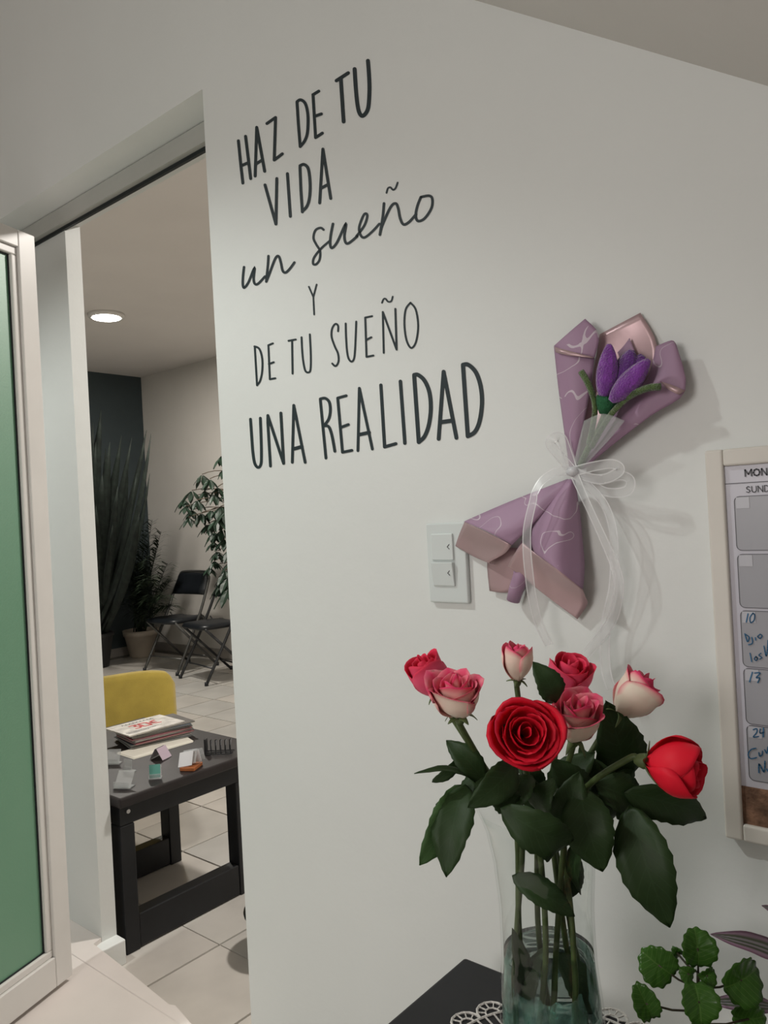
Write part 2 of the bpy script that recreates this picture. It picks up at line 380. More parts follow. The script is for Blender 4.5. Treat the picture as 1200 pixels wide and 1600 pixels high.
T3 = [[[(72, 330), (86, 568)], ['s', (70, 325), (100, 340), (118, 400), (118, 480), (105, 540), (86, 568)]],
      [[(185, 306), (157, 318), (166, 530), (200, 524)], [(160, 435), (190, 424)]],
      [[(283, 290), (328, 282)], [(305, 290), (308, 495)]],
      [['s', (364, 268), (368, 350), (375, 420), (387, 475), (405, 488), (420, 470), (422, 380), (416, 250)]],
      [['s', (593, 230), (592, 195), (575, 185), (555, 215), (552, 265), (572, 325), (592, 370), (595, 420), (577, 448), (556, 432)]],
      [['s', (640, 182), (642, 260), (648, 350), (658, 400), (677, 420), (693, 398), (700, 320), (706, 170)]],
      [[(805, 136), (762, 145), (770, 390), (813, 382)], [(767, 285), (800, 268)]],
      [[(878, 365), (872, 110), (958, 345), (950, 90)]],
      [['s', (1045, 52), (1015, 95), (1007, 185), (1020, 285), (1050, 335), (1080, 295), (1093, 195), (1078, 95), (1045, 52)]]]
for l in T3: letter(c3, l, 12.5)
letter(c3, [['s', (867, 52), (877, 30), (890, 28), (905, 45), (925, 42), (934, 14)]], 11, 'tilde')
T4 = [[['s', (68, 570), (78, 720), (90, 880), (108, 985), (140, 1022), (166, 990), (170, 880), (166, 720), (160, 560)]],
      [[(255, 1010), (230, 600), (230, 535), (378, 985), (352, 512)]],
      [[(460, 975), (473, 440), (580, 975)], ([(475, 848), (548, 828)], 34)],
      [[(722, 385), (775, 935)], ['s', (722, 380), (768, 374), (806, 410), (816, 490), (800, 570), (755, 632)], ['s', (755, 632), (800, 640), (830, 720), (858, 870)]],
      [[(965, 350), (885, 372), (930, 880), (1018, 862)], [(910, 648), (985, 620)]],
      [[(1075, 865), (1088, 280), (1210, 850)], ([(1085, 715), (1180, 695)], 34)]]
for l in T4: letter(c4, l, 27)
T5 = [[[(150, 250), (185, 830), (290, 800)]], [[(333, 215), (375, 795)]],
      [[(462, 160), (505, 785)], ['s', (462, 155), (500, 155), (560, 210), (605, 320), (618, 470), (600, 620), (560, 730), (505, 785)]],
      [[(692, 755), (738, 125), (858, 745)], ([(715, 598), (825, 582)], 40)],
      [[(920, 65), (965, 730)], ['s', (920, 60), (970, 60), (1040, 130), (1085, 260), (1098, 420), (1075, 590), (1030, 690), (965, 730)]]]
for i, l in enumerate(T5): letter(c5, l, [31, 33, 38, 37, 40][i])

# ---------------------------------------------------------------- light switch
sw = thing('light_switch', (-.705, 0, .984), 'white double rocker light switch plate beside the hanging paper bouquet', 'light switch')
bevel(MB().box((-.743, -.009, .984), (-.668, 0, 1.111)).build('plate', SWITCH, sw), .003, 3)
rk = [MB().box((-.732, -.0125, 1.052), (-.690, -.006, 1.094)).build('rocker', SWITCH, sw)]; bevel(rk[0], .0015)
o = MB().add([(-.732, -.012, 1.011), (-.690, -.012, 1.011), (-.690, -.017, 1.049), (-.732, -.017, 1.049), (-.732, -.003, 1.011), (-.690, -.003, 1.011), (-.690, -.003, 1.049), (-.732, -.003, 1.049)],
             [(0, 1, 2, 3), (7, 6, 5, 4), (0, 4, 5, 1), (1, 5, 6, 2), (2, 6, 7, 3), (3, 7, 4, 0)]).build('rocker', SWITCH, sw); bevel(o, .0015); rk.append(o)
for k, (z, y) in enumerate(((1.073, -.0128), (1.032, -.0152))):
    MB().tube([(-.696, y, z+.004), (-.700, y, z), (-.696, y, z-.0035)], .0006, 5).build('mark', MARK, rk[k])

# ---------------------------------------------------------------- glazed door standing open, hinged at the left jamb
hd = Vector((.324, -.946, 0)).normalized(); hn = Vector((hd.y, -hd.x, 0)); H0 = Vector((-1.89, -.057, 0))
door = thing('glazed_door', H0, 'open door with white aluminium frame and green frosted glass left of the doorway', 'door')
def dbox(u0, u1, z0, z1, t0, t1): 
    c = H0+hd*(u0+u1)/2+hn*(-t0-t1)/2; c.z = (z0+z1)/2
    return MB().obox(c, hd*(u1-u0)/2, hn*(t1-t0)/2, (0, 0, (z1-z0)/2))
DW = .72
bevel(dbox(0, .052, .012, 1.878, -.04, 0).build('stile', ALU, door), .002); bevel(dbox(DW-.052, DW, .012, 1.878, -.04, 0).build('stile', ALU, door), .002)
bevel(dbox(.0525, DW-.0525, .012, .085, -.04, -.0005).build('rail', ALU, door), .002); bevel(dbox(.0525, DW-.0525, 1.835, 1.878, -.04, -.0005).build('rail', ALU, door), .002)
for a in ((.052, .070, .103, 1.815), (DW-.07, DW-.052, .103, 1.815), (.052, DW-.052, .085, .103), (.052, DW-.052, 1.815, 1.835)):
    bevel(dbox(a[0], a[1], a[2], a[3], -.034, -.008).build('glazing_bead', ALU, door), .003)
for a in ((.070, .0735, .103, 1.815), (.07, DW-.07, .103, .106), (.07, DW-.07, 1.811, 1.815)):
    dbox(a[0], a[1], a[2], a[3], -.028, -.016).build('gasket', GASK, door)
GG = mat('green_frosted_glass', (.14, .32, .20), .5, trans=.12, bump=.05, bscale=200)
dbox(.068, DW-.068, .102, 1.816, -.025, -.019).build('glass_pane', GG, door)
# ---------------------------------------------------------------- coffee table
ct = thing('coffee_table', (-2.21, .42, FZ0), 'low black wooden coffee table just inside the doorway', 'coffee table')
zt = .37; X1, X0, Y0, Y1 = -2.0, -2.44, .158, .60
bevel(MB().box((-2.74, Y0-.01, zt-.03), (X1+.018, Y1+.115, zt)).build('table_top', ESPR, ct), .006)
bevel(MB().box((-2.72, Y0, .285), (X1, Y1+.06, zt-.03)).build('apron', BLACKW, ct), .003)
for xx in (X1, X0+.055):
    for yy in (Y0, Y1-.03):
        bevel(MB().box((xx-.055, yy, FZ0), (xx-.0005, yy+.045, .284)).build('leg', BLACKW, ct), .003)
    bevel(MB().box((xx-.05, Y0+.046, FZ0+.004), (xx-.003, Y1-.031, .018)).build('lower_rail', BLACKW, ct), .003)
MB().tube([(X1-.002, Y0+.025, .322), (X1+.004, Y0+.025, .322)], .006, 12).build('metal_glide', mat('nickel', (.5, .5, .5), .3, metal=.8), ct)

# ---------------------------------------------------------------- things on the coffee table
ACR = mat('clear_acrylic', (.93, .95, .95), .08, trans=.75, ior=1.2, spec=.6)
CARDW = mat('white_card', (.68, .67, .68), .7); CARDP = mat('lilac_card', (.50, .40, .47), .7); CARDT = mat('teal_card', (.10, .30, .25), .6)
WOODO = mat('orange_wood', (.32, .10, .03), .5, .15, 20); PAPER = mat('cream_paper', (.68, .65, .57), .8, .03, 15); INK = mat('grey_ink', (.16, .16, .18), .8)
REDP = mat('pinkish_red_ink', (.60, .10, .10), .7)
def frame(c, ang):
    a = R_(ang); return Vector(c), Vector((math.cos(a), math.sin(a), 0)), Vector((-math.sin(a), math.cos(a), 0)), Vector((0, 0, 1))
MAGC = [(.10, .11, .12), (.35, .33, .31), (.03, .06, .08), (.30, .05, .08), (.05, .10, .11), (.25, .24, .23), (.42, .06, .12), (.06, .06, .07), (.28, .26, .24), (.07, .10, .14), (.12, .11, .10), (.70, .67, .62)]
mF = onZ(208, 1172, zt); mR = onZ(301, 1150, zt); mD = (mR-mF).normalized(); mP = Vector((-mD.y, mD.x, 0)); mzh = .0040; ML, MW = (mR-mF).length/2, .085; mc = (mF+mR)/2+mP*MW; mA = math.degrees(math.atan2(mD.y, mD.x))
labs = ['charcoal cover magazine at the very bottom of the pile', 'pale grey magazine second from bottom of the pile', 'dark teal magazine third from bottom of the pile', 'dark red magazine fourth from bottom of the pile',
        'deep green magazine in the lower middle of the pile', 'grey magazine in the middle of the pile', 'crimson magazine above the middle of the pile', 'black magazine above the crimson one in the pile',
        'beige magazine in the upper part of the pile', 'navy magazine third from top of the pile', 'dark brown magazine directly below the top one', 'white magazine with red figures on top of the pile']
zc = zt+.0035
for i, col in enumerate(MAGC):
    ang = mA+random.uniform(-4, 4) if i < 11 else mA+9; c = mc+Vector((random.uniform(-.006, .006), random.uniform(-.006, .006), 0))
    if i == 11: c = mc-mD*.03-mP*.0
    if i == 10: c = mc+mD*.01
    c.z = zc; c0, ax, ay, az = frame(c, ang)
    g = thing('magazine', c, labs[i]+' on the coffee table', 'magazine', 'magazines piled on the coffee table')
    MB().obox(c+az*mzh*.5, ax*ML*.985, ay*MW*.985, az*(mzh/2-.0006)).build('pages', PAPER, g)
    cm = mat('cover_%d' % i, col, .35, .25, 25)
    MB().obox(c+az*(mzh-.0004), ax*ML, ay*MW, az*.0004).obox(c+az*.0004, ax*ML, ay*MW, az*.0004).build('cover', cm, g); top_cover = bpy.context.scene.collection.objects[-1]
    zc += mzh+.0003
    top = (c, ax, ay, zc)
c, ax, ay, zc = top; tz = Vector((0, 0, mzh+.0004))
def flat_stroke(b, org, ax, ay, pts, wd, sc):
    P = [org+ax*x*sc+ay*y*sc for x, y in pts]
    for p, q in zip(P, P[1:]):
        d = (q-p).normalized(); n2 = Vector((-d.y, d.x, 0))*wd/2; u = Vector((0, 0, .0002))
        b.add([p-n2, p+n2, q+n2, q-n2, p-n2+u, p+n2+u, q+n2+u, q-n2+u], [(0, 1, 2, 3), (7, 6, 5, 4), (0, 4, 5, 1), (1, 5, 6, 2), (2, 6, 7, 3), (3, 7, 4, 0)])
b = MB(); org = c+tz-ax*.05-ay*.02
# "30€" on the cover
for k, gl in enumerate(([(0, 4), (2.4, 4), (1, 2.4), (2.4, 1.4), (1.8, 0), (0, 0)], [(0, 0), (2.4, 0), (2.4, 4), (0, 4), (0, 0)], [(2.6, 4), (.8, 3.4), (.5, 2), (.8, .6), (2.6, 0)], [(-.3, 2.4), (2, 2.4)], [(-.3, 1.6), (2, 1.6)])):
    flat_stroke(b, org+ax*(.0, .036, .072, .072, .072)[k], ax, ay, gl, .009 if k < 3 else .004, .012)
b.build('cover_print', REDP, top_cover)
b = MB()
for k in range(9): flat_stroke(b, c+tz-ax*.06+ay*.05, ax, ay, [(k*1.4, 0), (k*1.4+.5, 1.6), (k*1.4+1, 0)], .002, .01)
for k in range(3): flat_stroke(b, c+tz-ax*.10-ay*(.045+.008*k), ax, ay, [(0, 0), (14-3*k, 0)], .002, .01)
b.build('cover_text', INK, top_cover)
# loose cream sheets under the pile
pc = [onZ(182, 1178, zt), onZ(209, 1187, zt), onZ(302, 1160, zt), onZ(288, 1151, zt)]
for k in range(2):
    dz = Vector((0, 0, .0005+k*.0012)); sh = Vector((-.006*k, .006*k, 0))
    V = [p+dz+sh for p in pc]+[p+dz+sh+Vector((0, 0, .0008)) for p in pc]
    o = mesh('paper_sheet', V, [(0, 3, 2, 1), (4, 5, 6, 7), (0, 1, 5, 4), (1, 2, 6, 5), (2, 3, 7, 6), (3, 0, 4, 7)], PAPER)
    tag(o, ['lower cream leaflet lying flat beneath the magazine pile', 'upper cream leaflet lying flat beneath the magazine pile'][k], 'paper', 'leaflets under the magazines')
def acrylic_stand(px, py, ang, sc, label, card=None, tilt=25):
    p = onZ(px, py, zt+.001); g = thing('card_stand', p, label, 'card holder', 'small card stands on the coffee table')
    c, ax, ay, az = frame(p, ang); w_ = .022*sc; h = .045*sc; t_ = R_(tilt)
    up = az*math.cos(t_)+ay*math.sin(t_); nn = ay*math.cos(t_)-az*math.sin(t_)
    MB().obox(c+az*.0015, ax*w_, ay*.014*sc, az*.0013).build('base', ACR, g)
    MB().obox(c-ay*.010*sc+up*h/2+az*.003, ax*w_, nn*.0011, up*h/2).build('back_panel', ACR, g)
    MB().obox(c-ay*.013*sc+az*.008*sc+az*.003, ax*w_, ay*.001, az*.007*sc).build('front_lip', ACR, g)
    if card: MB().obox(c-ay*.0112*sc-nn*.002+up*h*.55+az*.003, ax*w_*.85, nn*.0004, up*h*.5).build('card', card, g)
    return g
acrylic_stand(178, 1193, 35, 1.0, 'tilted clear acrylic card stand half hidden behind the door jamb')
acrylic_stand(203, 1205, 10, .8, 'upright clear acrylic card stand in front of the cream leaflets', tilt=5)
acrylic_stand(194, 1230, 30, 1.15, 'large clear acrylic card stand nearest the table corner', None, 40)
acrylic_stand(243, 1216, 50, .85, 'clear acrylic stand holding a teal card', CARDT, 10)
# folded tent card
tc_ = onZ(251, 1184, zt+.001); g = thing('tent_card', tc_, 'folded lilac tent card standing before the magazine pile', 'card')
c, ax, ay, az = frame(tc_, 20)
MB().obox(c+ax*.014+az*.018, (ax*.52-az*.82)*.0215, (ax*.82+az*.52)*.0004, ay*.024).build('flap', CARDP, g)
MB().obox(c-ax*.014+az*.018, (ax*.52+az*.82)*.0215, (ax*.82-az*.52)*.0004, ay*.024).build('flap', CARDW, g)
# business card display on an orange wood block
p = onZ(299, 1200, zt+.001); g = thing('business_card_display', p, 'business card display on an orange wooden block at the table edge', 'card holder')
c, ax, ay, az = frame(p, 28)
bevel(MB().obox(c+az*.005, ax*.024, ay*.030, az*.005).build('wooden_block', WOODO, g), .001)
for k in range(4):
    nn = ay*(.5 if k % 2 else -.5)+az*.1
    o = MB().obox(c+ay*(-.018+.012*k)+az*(.034+.003*(k % 2))+ax*(.007*k-.008), ax*.023+az*.004, Vector(ay)*.0006, az*.020+ay*.008*(1 if k < 2 else -1))
    o.build('business_card', [CARDW, ACR, CARDW, ACR][k], g)
# black wire letter rack
p = onZ(341, 1176, zt+.002); g = thing('wire_rack', p, 'black wire card rack at the far right of the coffee table', 'rack')
c, ax, ay, az = frame(p, 38)
b = MB().obox(c-ax*.04+az*.024, ax*.003, ay*.012, az*.024); b.build('side_plate', BLKM, g)
for k in range(5):
    x0 = -.03+.016*k
    MB().tube([c+ax*x0+ay*.02, c+ax*x0+ay*.02+az*.036, c+ax*(x0+.012)+az*.044, c+ax*(x0+.012)-ay*.018+az*.03, c+ax*(x0+.012)-ay*.02], .0016, 6).build('wire_hoop', BLKM, g)
MB().tube([c-ax*.04+az*.001, c+ax*.05+az*.001], .0018, 6).tube([c-ax*.04+ay*.02+az*.001, c+ax*.05+ay*.02+az*.001], .0018, 6).tube([c-ax*.04-ay*.02+az*.001, c+ax*.05-ay*.02+az*.001], .0018, 6).build('base_wire', BLKM, g)

# ---------------------------------------------------------------- mustard armchair behind the table
ya = math.atan2(-.5, -.86); yo = Vector((-2.93, .99, FZ0)); ac = thing('armchair', yo, 'mustard yellow upholstered tub armchair behind the coffee table', 'armchair')
e1 = Vector((-.52, -.854, 0)); e2 = Vector((-.854, .52, 0))
WL_, DP, HT = .62, .60, .545
# wrap-around shell: outline in (a, b) with its height
path = [(.04, .52), (.015, .35), (.0, .10), (.0, .03), (.03, .0), (.14, .0), (.33, .0), (.50, .0), (.60, .03), (.62, .12), (.62, .35), (.60, .52)]
hts = [.40, .44, .51, .535, .562, .575, .567, .555, .53, .50, .44, .40]
pp = cat_rom([(a, c_, h_) for (a, c_), h_ in zip(path, hts)], 5)
V = []; Fc = []; n = len(pp)
for i, p_ in enumerate(pp):
    tt = (pp[min(i+1, n-1)]-pp[max(i-1, 0)]); tt.z = 0; tt.normalize(); inn = Vector((-tt.y, tt.x, 0))
    if (Vector((.31, .3, 0))-Vector((p_.x, p_.y, 0))).dot(inn) < 0: inn = -inn
    prof = [(0, .13), (-.006, .30), (-.004, p_.z-.03), (.006, p_.z-.008), (.03, p_.z), (.055, p_.z-.008), (.066, p_.z-.03), (.07, .30), (.07, .13)]
    for (o_, z_) in prof:
        q_ = p_+inn*o_; V.append(yo+e1*q_.x+e2*q_.y+Vector((0, 0, z_)))
m_ = 9
for i in range(n-1):
    for j in range(m_): Fc.append((i*m_+j, i*m_+(j+1) % m_, (i+1)*m_+(j+1) % m_, (i+1)*m_+j))
Fc += [tuple(range(m_)), tuple((n-1)*m_+j for j in range(m_))[::-1]]
mesh('backrest_shell', V, Fc, YEL, ac, True)
bevel(MB().obox(yo+e1*.31+e2*.31+Vector((0, 0, .27)), e1*.235, e2*.235, (0, 0, .055)).build('seat_cushion', YEL, ac), .03, 4)
bevel(MB().obox(yo+e1*.31+e2*.29+Vector((0, 0, .175)), e1*.30, e2*.26, (0, 0, .04)).build('seat_base', YEL, ac), .01, 2)
for a in (.06, .56):
    for c_ in (.06, .5): MB().tube([yo+e1*a+e2*c_+Vector((0, 0, 0)), yo+e1*a+e2*c_+Vector((0, 0, .137))], [.011, .017], 10).build('leg', BLACKW, ac)

# ---------------------------------------------------------------- folding chairs
def folding_chair(label, loc, rz, tube_m):
    t = thing('folding_chair', loc, label, 'chair', 'black folding chairs against the far wall', rz)
    hw = .22; R0 = .0115
    zv = Vector
    # long frame: front foot -> backrest top, hooped
    def long(y, z): return y
    foot, topp = (0.0, 0.0), (.40, .80)
    for s in (-1, 1):
        pts = [zv((s*hw, 0, .004)), zv((s*hw, .235, .42)), zv((s*hw*.98, .33, .62)), zv((s*hw*.93, .385, .74))]
        MB().tube(cat_rom(pts, 4), R0, 8).build('front_leg', tube_m, t, True, True); fl_ = C.objects[-1]
        MB().tube([zv((s*(hw-.028), .42, .004)), zv((s*(hw-.028), .20, .40)), zv((s*(hw-.03), .14, .50))] if False else [zv((s*(hw-.028), .44, .004)), zv((s*(hw-.028), .03, .415))], R0*.95, 8).build('rear_leg', tube_m, t, True, True); rl_ = C.objects[-1]
        MB().tube([zv((s*(hw-.012), .28, .46)), zv((s*(hw-.012), .345, .36))], .006, 6).build('fold_link', tube_m, t, True, True)
        MB().lathe((0, 0, 0), [(.0, 0), (.015, 0), (.013, .028), (0, .028)], 10).build('rubber_foot', BLKV, fl_, True, True).location = (s*hw, 0.003, 0)
        MB().lathe((0, 0, 0), [(.0, 0), (.015, 0), (.013, .028), (0, .028)], 10).build('rubber_foot', BLKV, rl_, True, True).location = (s*(hw-.028), .437, 0)
    top = [zv((-hw*.93, .385, .74)), zv((-hw*.85, .397, .785)), zv((-hw*.65, .40, .80)), zv((0, .41, .803)), zv((hw*.65, .40, .80)), zv((hw*.85, .397, .785)), zv((hw*.93, .385, .74))]
    MB().tube(cat_rom(top, 4), R0, 8).build('top_hoop', tube_m, t, True, True)
    MB().tube([zv((-hw, .065, .12)), zv((hw, .065, .12))], .007, 6).build('crossbar', tube_m, t, True, True)
    MB().tube([zv((-hw+.028, .35, .095)), zv((hw-.028, .35, .095))], .007, 6).build('crossbar', tube_m, t, True, True)
    # padded seat
    V = []; F_ = []; N = 28
    for z_, k in ((.405, .94), (.41, 1.0), (.425, 1.0), (.440, .95), (.446, .7)):
        for j in range(N):
            a = 2*PI*j/N; ca, sa = math.cos(a), math.sin(a); sg = lambda v: (abs(v)**.45)*(1 if v > 0 else -1)
            yy = sg(sa); V.append((sg(ca)*k*(.195-.012*yy), .19+yy*.195*k, z_-.01*(1 if yy > .9 else 0)))
    for i in range(4):
        for j in range(N): F_.append((i*N+j, i*N+(j+1) % N, (i+1)*N+(j+1) % N, (i+1)*N+j))
    F_ += [tuple(range(N))[::-1], tuple(4*N+j for j in range(N))]
    mesh('seat', V, F_, BLKV, t, True, True)
    # curved back panel
    rows = []
    for z_, y_, k in ((.615, .326, .96), (.66, .345, .95), (.72, .372, .92), (.765, .385, .88), (.79, .392, .75)):
        rows.append([zv((-hw*k, y_-.004, z_)), zv((-hw*k*.5, y_+.008, z_)), zv((0, y_+.012, z_)), zv((hw*k*.5, y_+.008, z_)), zv((hw*k, y_-.004, z_))])
    nn = len(rows[0]); V = [p for r in rows for p in r]
    o = mesh('backrest', V, [(i*nn+j, i*nn+j+1, (i+1)*nn+j+1, (i+1)*nn+j) for i in range(4) for j in range(nn-1)], BLKV, t, True, True); solid(o, .018)
    return t
folding_chair('black folding chair with greyish legs, left of the pair, beside the beige pot', (-5.50, 2.61, FZ0), R_(2), GREYM)
folding_chair('black folding chair with black legs, right of the pair, half hidden by the doorway', (-4.95, 2.53, FZ0), R_(-10), BLKM)

# ---------------------------------------------------------------- far ceiling light
cl = thing('ceiling_light', (-4.78, 1.86, 2.6), 'round lit ceiling panel light in the far room', 'ceiling light')
MB().lathe((-4.78, 1.86, 2.575), [(.085, 0), (.115, 0), (.12, .008), (.12, .025), (.085, .025)], 36, True).build('rim', ALU, cl, True)
DIFF = mat('lit_diffuser', (1, .97, .9), .5, emit=14)
MB().lathe((-4.78, 1.86, 2.572), [(0, 0), (.092, 0), (.092, .01), (0, .01)], 36).build('diffuser', DIFF, cl)

# ---------------------------------------------------------------- plants of the far room
def blade(parent, base, tip, wd, bow, m, name='leaf', twist=0):
    base, tip = Vector(base), Vector(tip); d = tip-base; side = Vector((1, .25, 0)).normalized()
    side = (Matrix.Rotation(twist, 3, 'Z') @ side); rows = []
    for k in range(9):
        t_ = k/8; p = base+d*t_+Vector(bow)*math.sin(PI*t_)*1.0
        w_ = 1.35*wd*(.55+.45*math.sin(PI*min(1, t_*1.0)))*(1-t_**7) if t_ < 1 else .0008
        nn = side.cross(d).normalized()
        rows.append([p-side*w_/2, p+nn*w_*.18, p+side*w_/2])
    V = [q_ for r in rows for q_ in r]
    o = mesh(name, V, [(i*3+j, i*3+j+1, (i+1)*3+j+1, (i+1)*3+j) for i in range(8) for j in range(2)], m, parent, True); solid(o, .003); return o
sp = thing('agave_plant', (-6.33, 2.5, FZ0), 'tall dark plant with long sword shaped leaves in the far corner', 'potted plant')
MB().lathe((-6.33, 2.5, FZ0), [(0, 0), (.12, 0), (.165, .27), (.175, .27), (.175, .30), (.15, .30), (.14, .27), (0, .27)], 28).build('pot', mat('dark_pot', (.03, .03, .03), .6), sp, True)
MB().lathe((-6.33, 2.5, FZ0), [(0, .272), (.138, .272), (.12, .285), (0, .287)], 20).build('soil', SOIL, sp)
def YP(x, y, Y): return onY(x, y, Y)
bl = [(158, 640, .11, 2.40, -.02), (190, 680, .075, 2.5, .02), (206, 684, .07, 2.45, .03), (229, 672, .07, 2.55, .07), (236, 678, .09, 2.5, .13), (150, 690, .10, 2.3, -.03), (172, 690, .09, 2.35, 0), (145, 660, .09, 2.35, -.02),
      (214, 740, .075, 2.45, .06), (234, 740, .07, 2.5, .12), (142, 720, .10, 2.2, -.02), (160, 740, .11, 2.2, 0), (184, 760, .09, 2.3, .02), (150, 790, .10, 2.15, -.02), (218, 800, .08, 2.35, .08), (176, 820, .09, 2.2, .02), (200, 720, .09, 2.6, .03), (165, 700, .1, 2.6, 0)]
for i, (x, y, wd, Y, bw) in enumerate(bl):
    tip = onY(x, y, Y); base = Vector((-6.33+(i % 5-2)*.04, 2.5+((i//5)-1)*.045, .19))
    tip.x = max(tip.x, -6.56)
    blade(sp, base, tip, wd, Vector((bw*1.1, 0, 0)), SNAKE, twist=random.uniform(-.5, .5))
# feathery palm in beige pot
pp0 = Vector((-6.05, 2.78, FZ0)); pp0 = onZ(220, 1026, FZ0)+Vector((-.01, .02, 0))
pl = thing('feathery_palm', pp0, 'feathery dark green palm in a beige flowerpot left of the folding chairs', 'potted plant')
MB().lathe(pp0, [(0, 0), (.105, 0), (.108, .01), (.150, .20), (.158, .20), (.165, .25), (.150, .25), (.138, .20), (0, .20)], 32).build('pot', CREAMP, pl, True)
MB().lathe(pp0, [(0, .205), (.136, .205), (.10, .225), (0, .23)], 24).build('soil', SOIL, pl)
random.seed(11)
def frond(parent, base, tip, up, nl, ll, m, name='frond'):
    base, tip = Vector(base), Vector(tip); mid = (base+tip)/2+Vector(up)
    pts = [base.lerp(mid, t_).lerp(mid.lerp(tip, t_), t_) for t_ in [k/12 for k in range(13)]]
    b = MB().tube(pts, [.005*(1-k/16) for k in range(13)], 5)
    for k in range(nl):
        t_ = .28+.72*k/nl; i = min(11, int(t_*12)); fr = t_*12-i; p = pts[i].lerp(pts[i+1], fr); d = (pts[i+1]-pts[i]).normalized()
        for s in (-1, 1):
            sd = d.cross(Vector((0, 0, 1)));
            if sd.length < .1: sd = Vector((1, 0, 0))
            sd.normalize(); dirn = (sd*s*.75+d*.6+Vector((random.uniform(-.25, .25), random.uniform(-.25, .25), random.uniform(-.3, .25)))).normalized()
            L = ll*(1-.5*abs(t_-.6))*random.uniform(.8, 1.15); n_ = dirn.cross(Vector((0, 0, 1))).normalized()*.007
            q1 = p+dirn*L*.5; q2 = p+dirn*L-Vector((0, 0, L*.25))
            b.add([p-n_, p+n_, q1+n_, q1-n_, q2], [(0, 1, 2, 3), (3, 2, 4)])
    return b.build(name, m, parent)
for k, (x, y, Y) in enumerate([(232, 850, 2.7), (222, 880, 2.65), (245, 905, 2.7), (210, 910, 2.6), (228, 835, 2.6), (205, 880, 2.6), (255, 900, 2.8), (240, 930, 2.6), (238, 812, 2.85), (225, 806, 2.8), (252, 830, 2.8), (262, 880, 2.8), (268, 905, 3.0), (205, 850, 2.7), (190, 890, 2.65), (240, 870, 2.6), (258, 930, 2.65), (215, 880, 2.9), (200, 930, 2.6), (232, 900, 2.5), (248, 850, 2.95), (215, 830, 2.95), (268, 945, 2.85), (195, 860, 2.95)]):
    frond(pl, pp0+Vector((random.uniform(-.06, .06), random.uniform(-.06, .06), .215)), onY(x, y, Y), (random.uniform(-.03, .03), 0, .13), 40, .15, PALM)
# umbrella tree
sb = onZ(392, 1040, FZ0); sb = Vector((-4.62, 3.06, FZ0))
sc = thing('umbrella_tree', sb, 'potted umbrella tree with clusters of dark glossy leaves over the right folding chair', 'potted plant')
MB().lathe(sb, [(0, 0), (.11, 0), (.145, .22), (.155, .22), (.155, .25), (.135, .25), (.13, .21), (0, .21)], 28).build('pot', mat('brown_pot', (.10, .05, .03), .6), sc, True)
MB().lathe(sb, [(0, .212), (.128, .212), (.1, .225), (0, .228)], 20).build('soil', SOIL, sc)
tt = [sb+Vector((0, 0, .2)), sb+Vector((-.08, -.02, .6)), sb+Vector((-.12, -.08, .95)), sb+Vector((-.2, -.12, 1.3)), sb+Vector((-.22, -.12, 1.6))]
trunk_pts = cat_rom(tt, 5)
MB().tube(trunk_pts, [.016-.0004*i for i in range(len(trunk_pts))], 8).build('trunk', TRUNK, sc, True)
random.seed(5)
cl_px = [(347, 715, 2.8, 1), (352, 735, 2.8, 1), (316, 745, 2.75, 1), (328, 752, 2.7, 1), (300, 770, 2.75, 1), (287, 783, 2.75, 1), (308, 785, 2.65, 1), (320, 770, 2.8, .9), (340, 765, 2.75, .9), (335, 775, 2.7, .9),
         (300, 800, 2.8, .9), (315, 805, 2.7, 1), (330, 800, 2.75, 1), (345, 795, 2.7, 1.2), (350, 810, 2.75, 1.2), (338, 815, 2.65, 1.1), (325, 822, 2.75, 1), (348, 830, 2.7, 1.2), (335, 835, 2.7, 1), (356, 800, 2.6, 1.3), (352, 845, 2.7, 1.1),
         (334, 850, 2.75, .8), (340, 865, 2.7, .9), (335, 880, 2.7, .8), (328, 890, 2.7, .8), (352, 895, 2.5, 1.2), (356, 905, 2.45, 1.4), (348, 915, 2.45, 1.2), (358, 920, 2.4, 1.5), (295, 812, 2.7, .9), (290, 795, 2.7, .8), (357, 770, 2.8, 1), (360, 860, 2.7, 1.2), (362, 880, 2.6, 1.2)]
for x, y, Y, s in cl_px:
    p = onY(x, y, Y+.05)+Vector((0, 0, .02)); b = MB()
    near = min(trunk_pts, key=lambda q_: (q_-p).length+.3*max(0, q_.z-p.z+.0))
    b2 = (near+p)/2+Vector((0, 0, .05)); br = [near.lerp(b2, k/5).lerp(b2.lerp(p, k/5), k/5) for k in range(6)]
    MB().tube(br, .0035, 5).build('petiole', TRUNK, sc, True)
    nl = 7; a0 = random.uniform(0, 6)
    for k in range(nl):
        a = a0+2*PI*k/nl; L = .105*s*random.uniform(.8, 1.15); d = Vector((math.cos(a)*.8, math.sin(a)*.8, -.55-.3*random.random())).normalized()
        sd = d.cross(Vector((0, 0, 1))).normalized(); up = sd.cross(d)*(.08*L); wd = .021*s
        rows = [(0, .002), (.25, wd*.5), (.5, wd), (.75, wd*.8), (1, .001)]
        V = []
        for t_, w2 in rows:
            q_ = p+d*(L*(.12+.88*t_))-Vector((0, 0, L*.25*t_*t_)); V += [q_-sd*w2, q_-up*.5, q_+sd*w2]
        b.add(V, [(i*3+j, i*3+j+1, i*3+j+4, i*3+j+3) for i in range(4) for j in range(2)])
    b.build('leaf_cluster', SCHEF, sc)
# black wastebasket just inside the doorway
wb = thing('wastebasket', (-1.565, .50, FZ0), 'edge of a black tapered bin on the tiles behind the doorway edge', 'bin')
wp = onZ(388, 1484, FZ0)+Vector((.075, .06, 0)); wb.location = wp; WL[wb.name] = wp.copy()
MB().lathe(wp, [(0, 0), (.075, 0), (.095, .11), (.102, .11), (.102, .118), (.09, .118), (.07, .006), (0, .006)], 28).build('bucket', BLKV, wb, True)

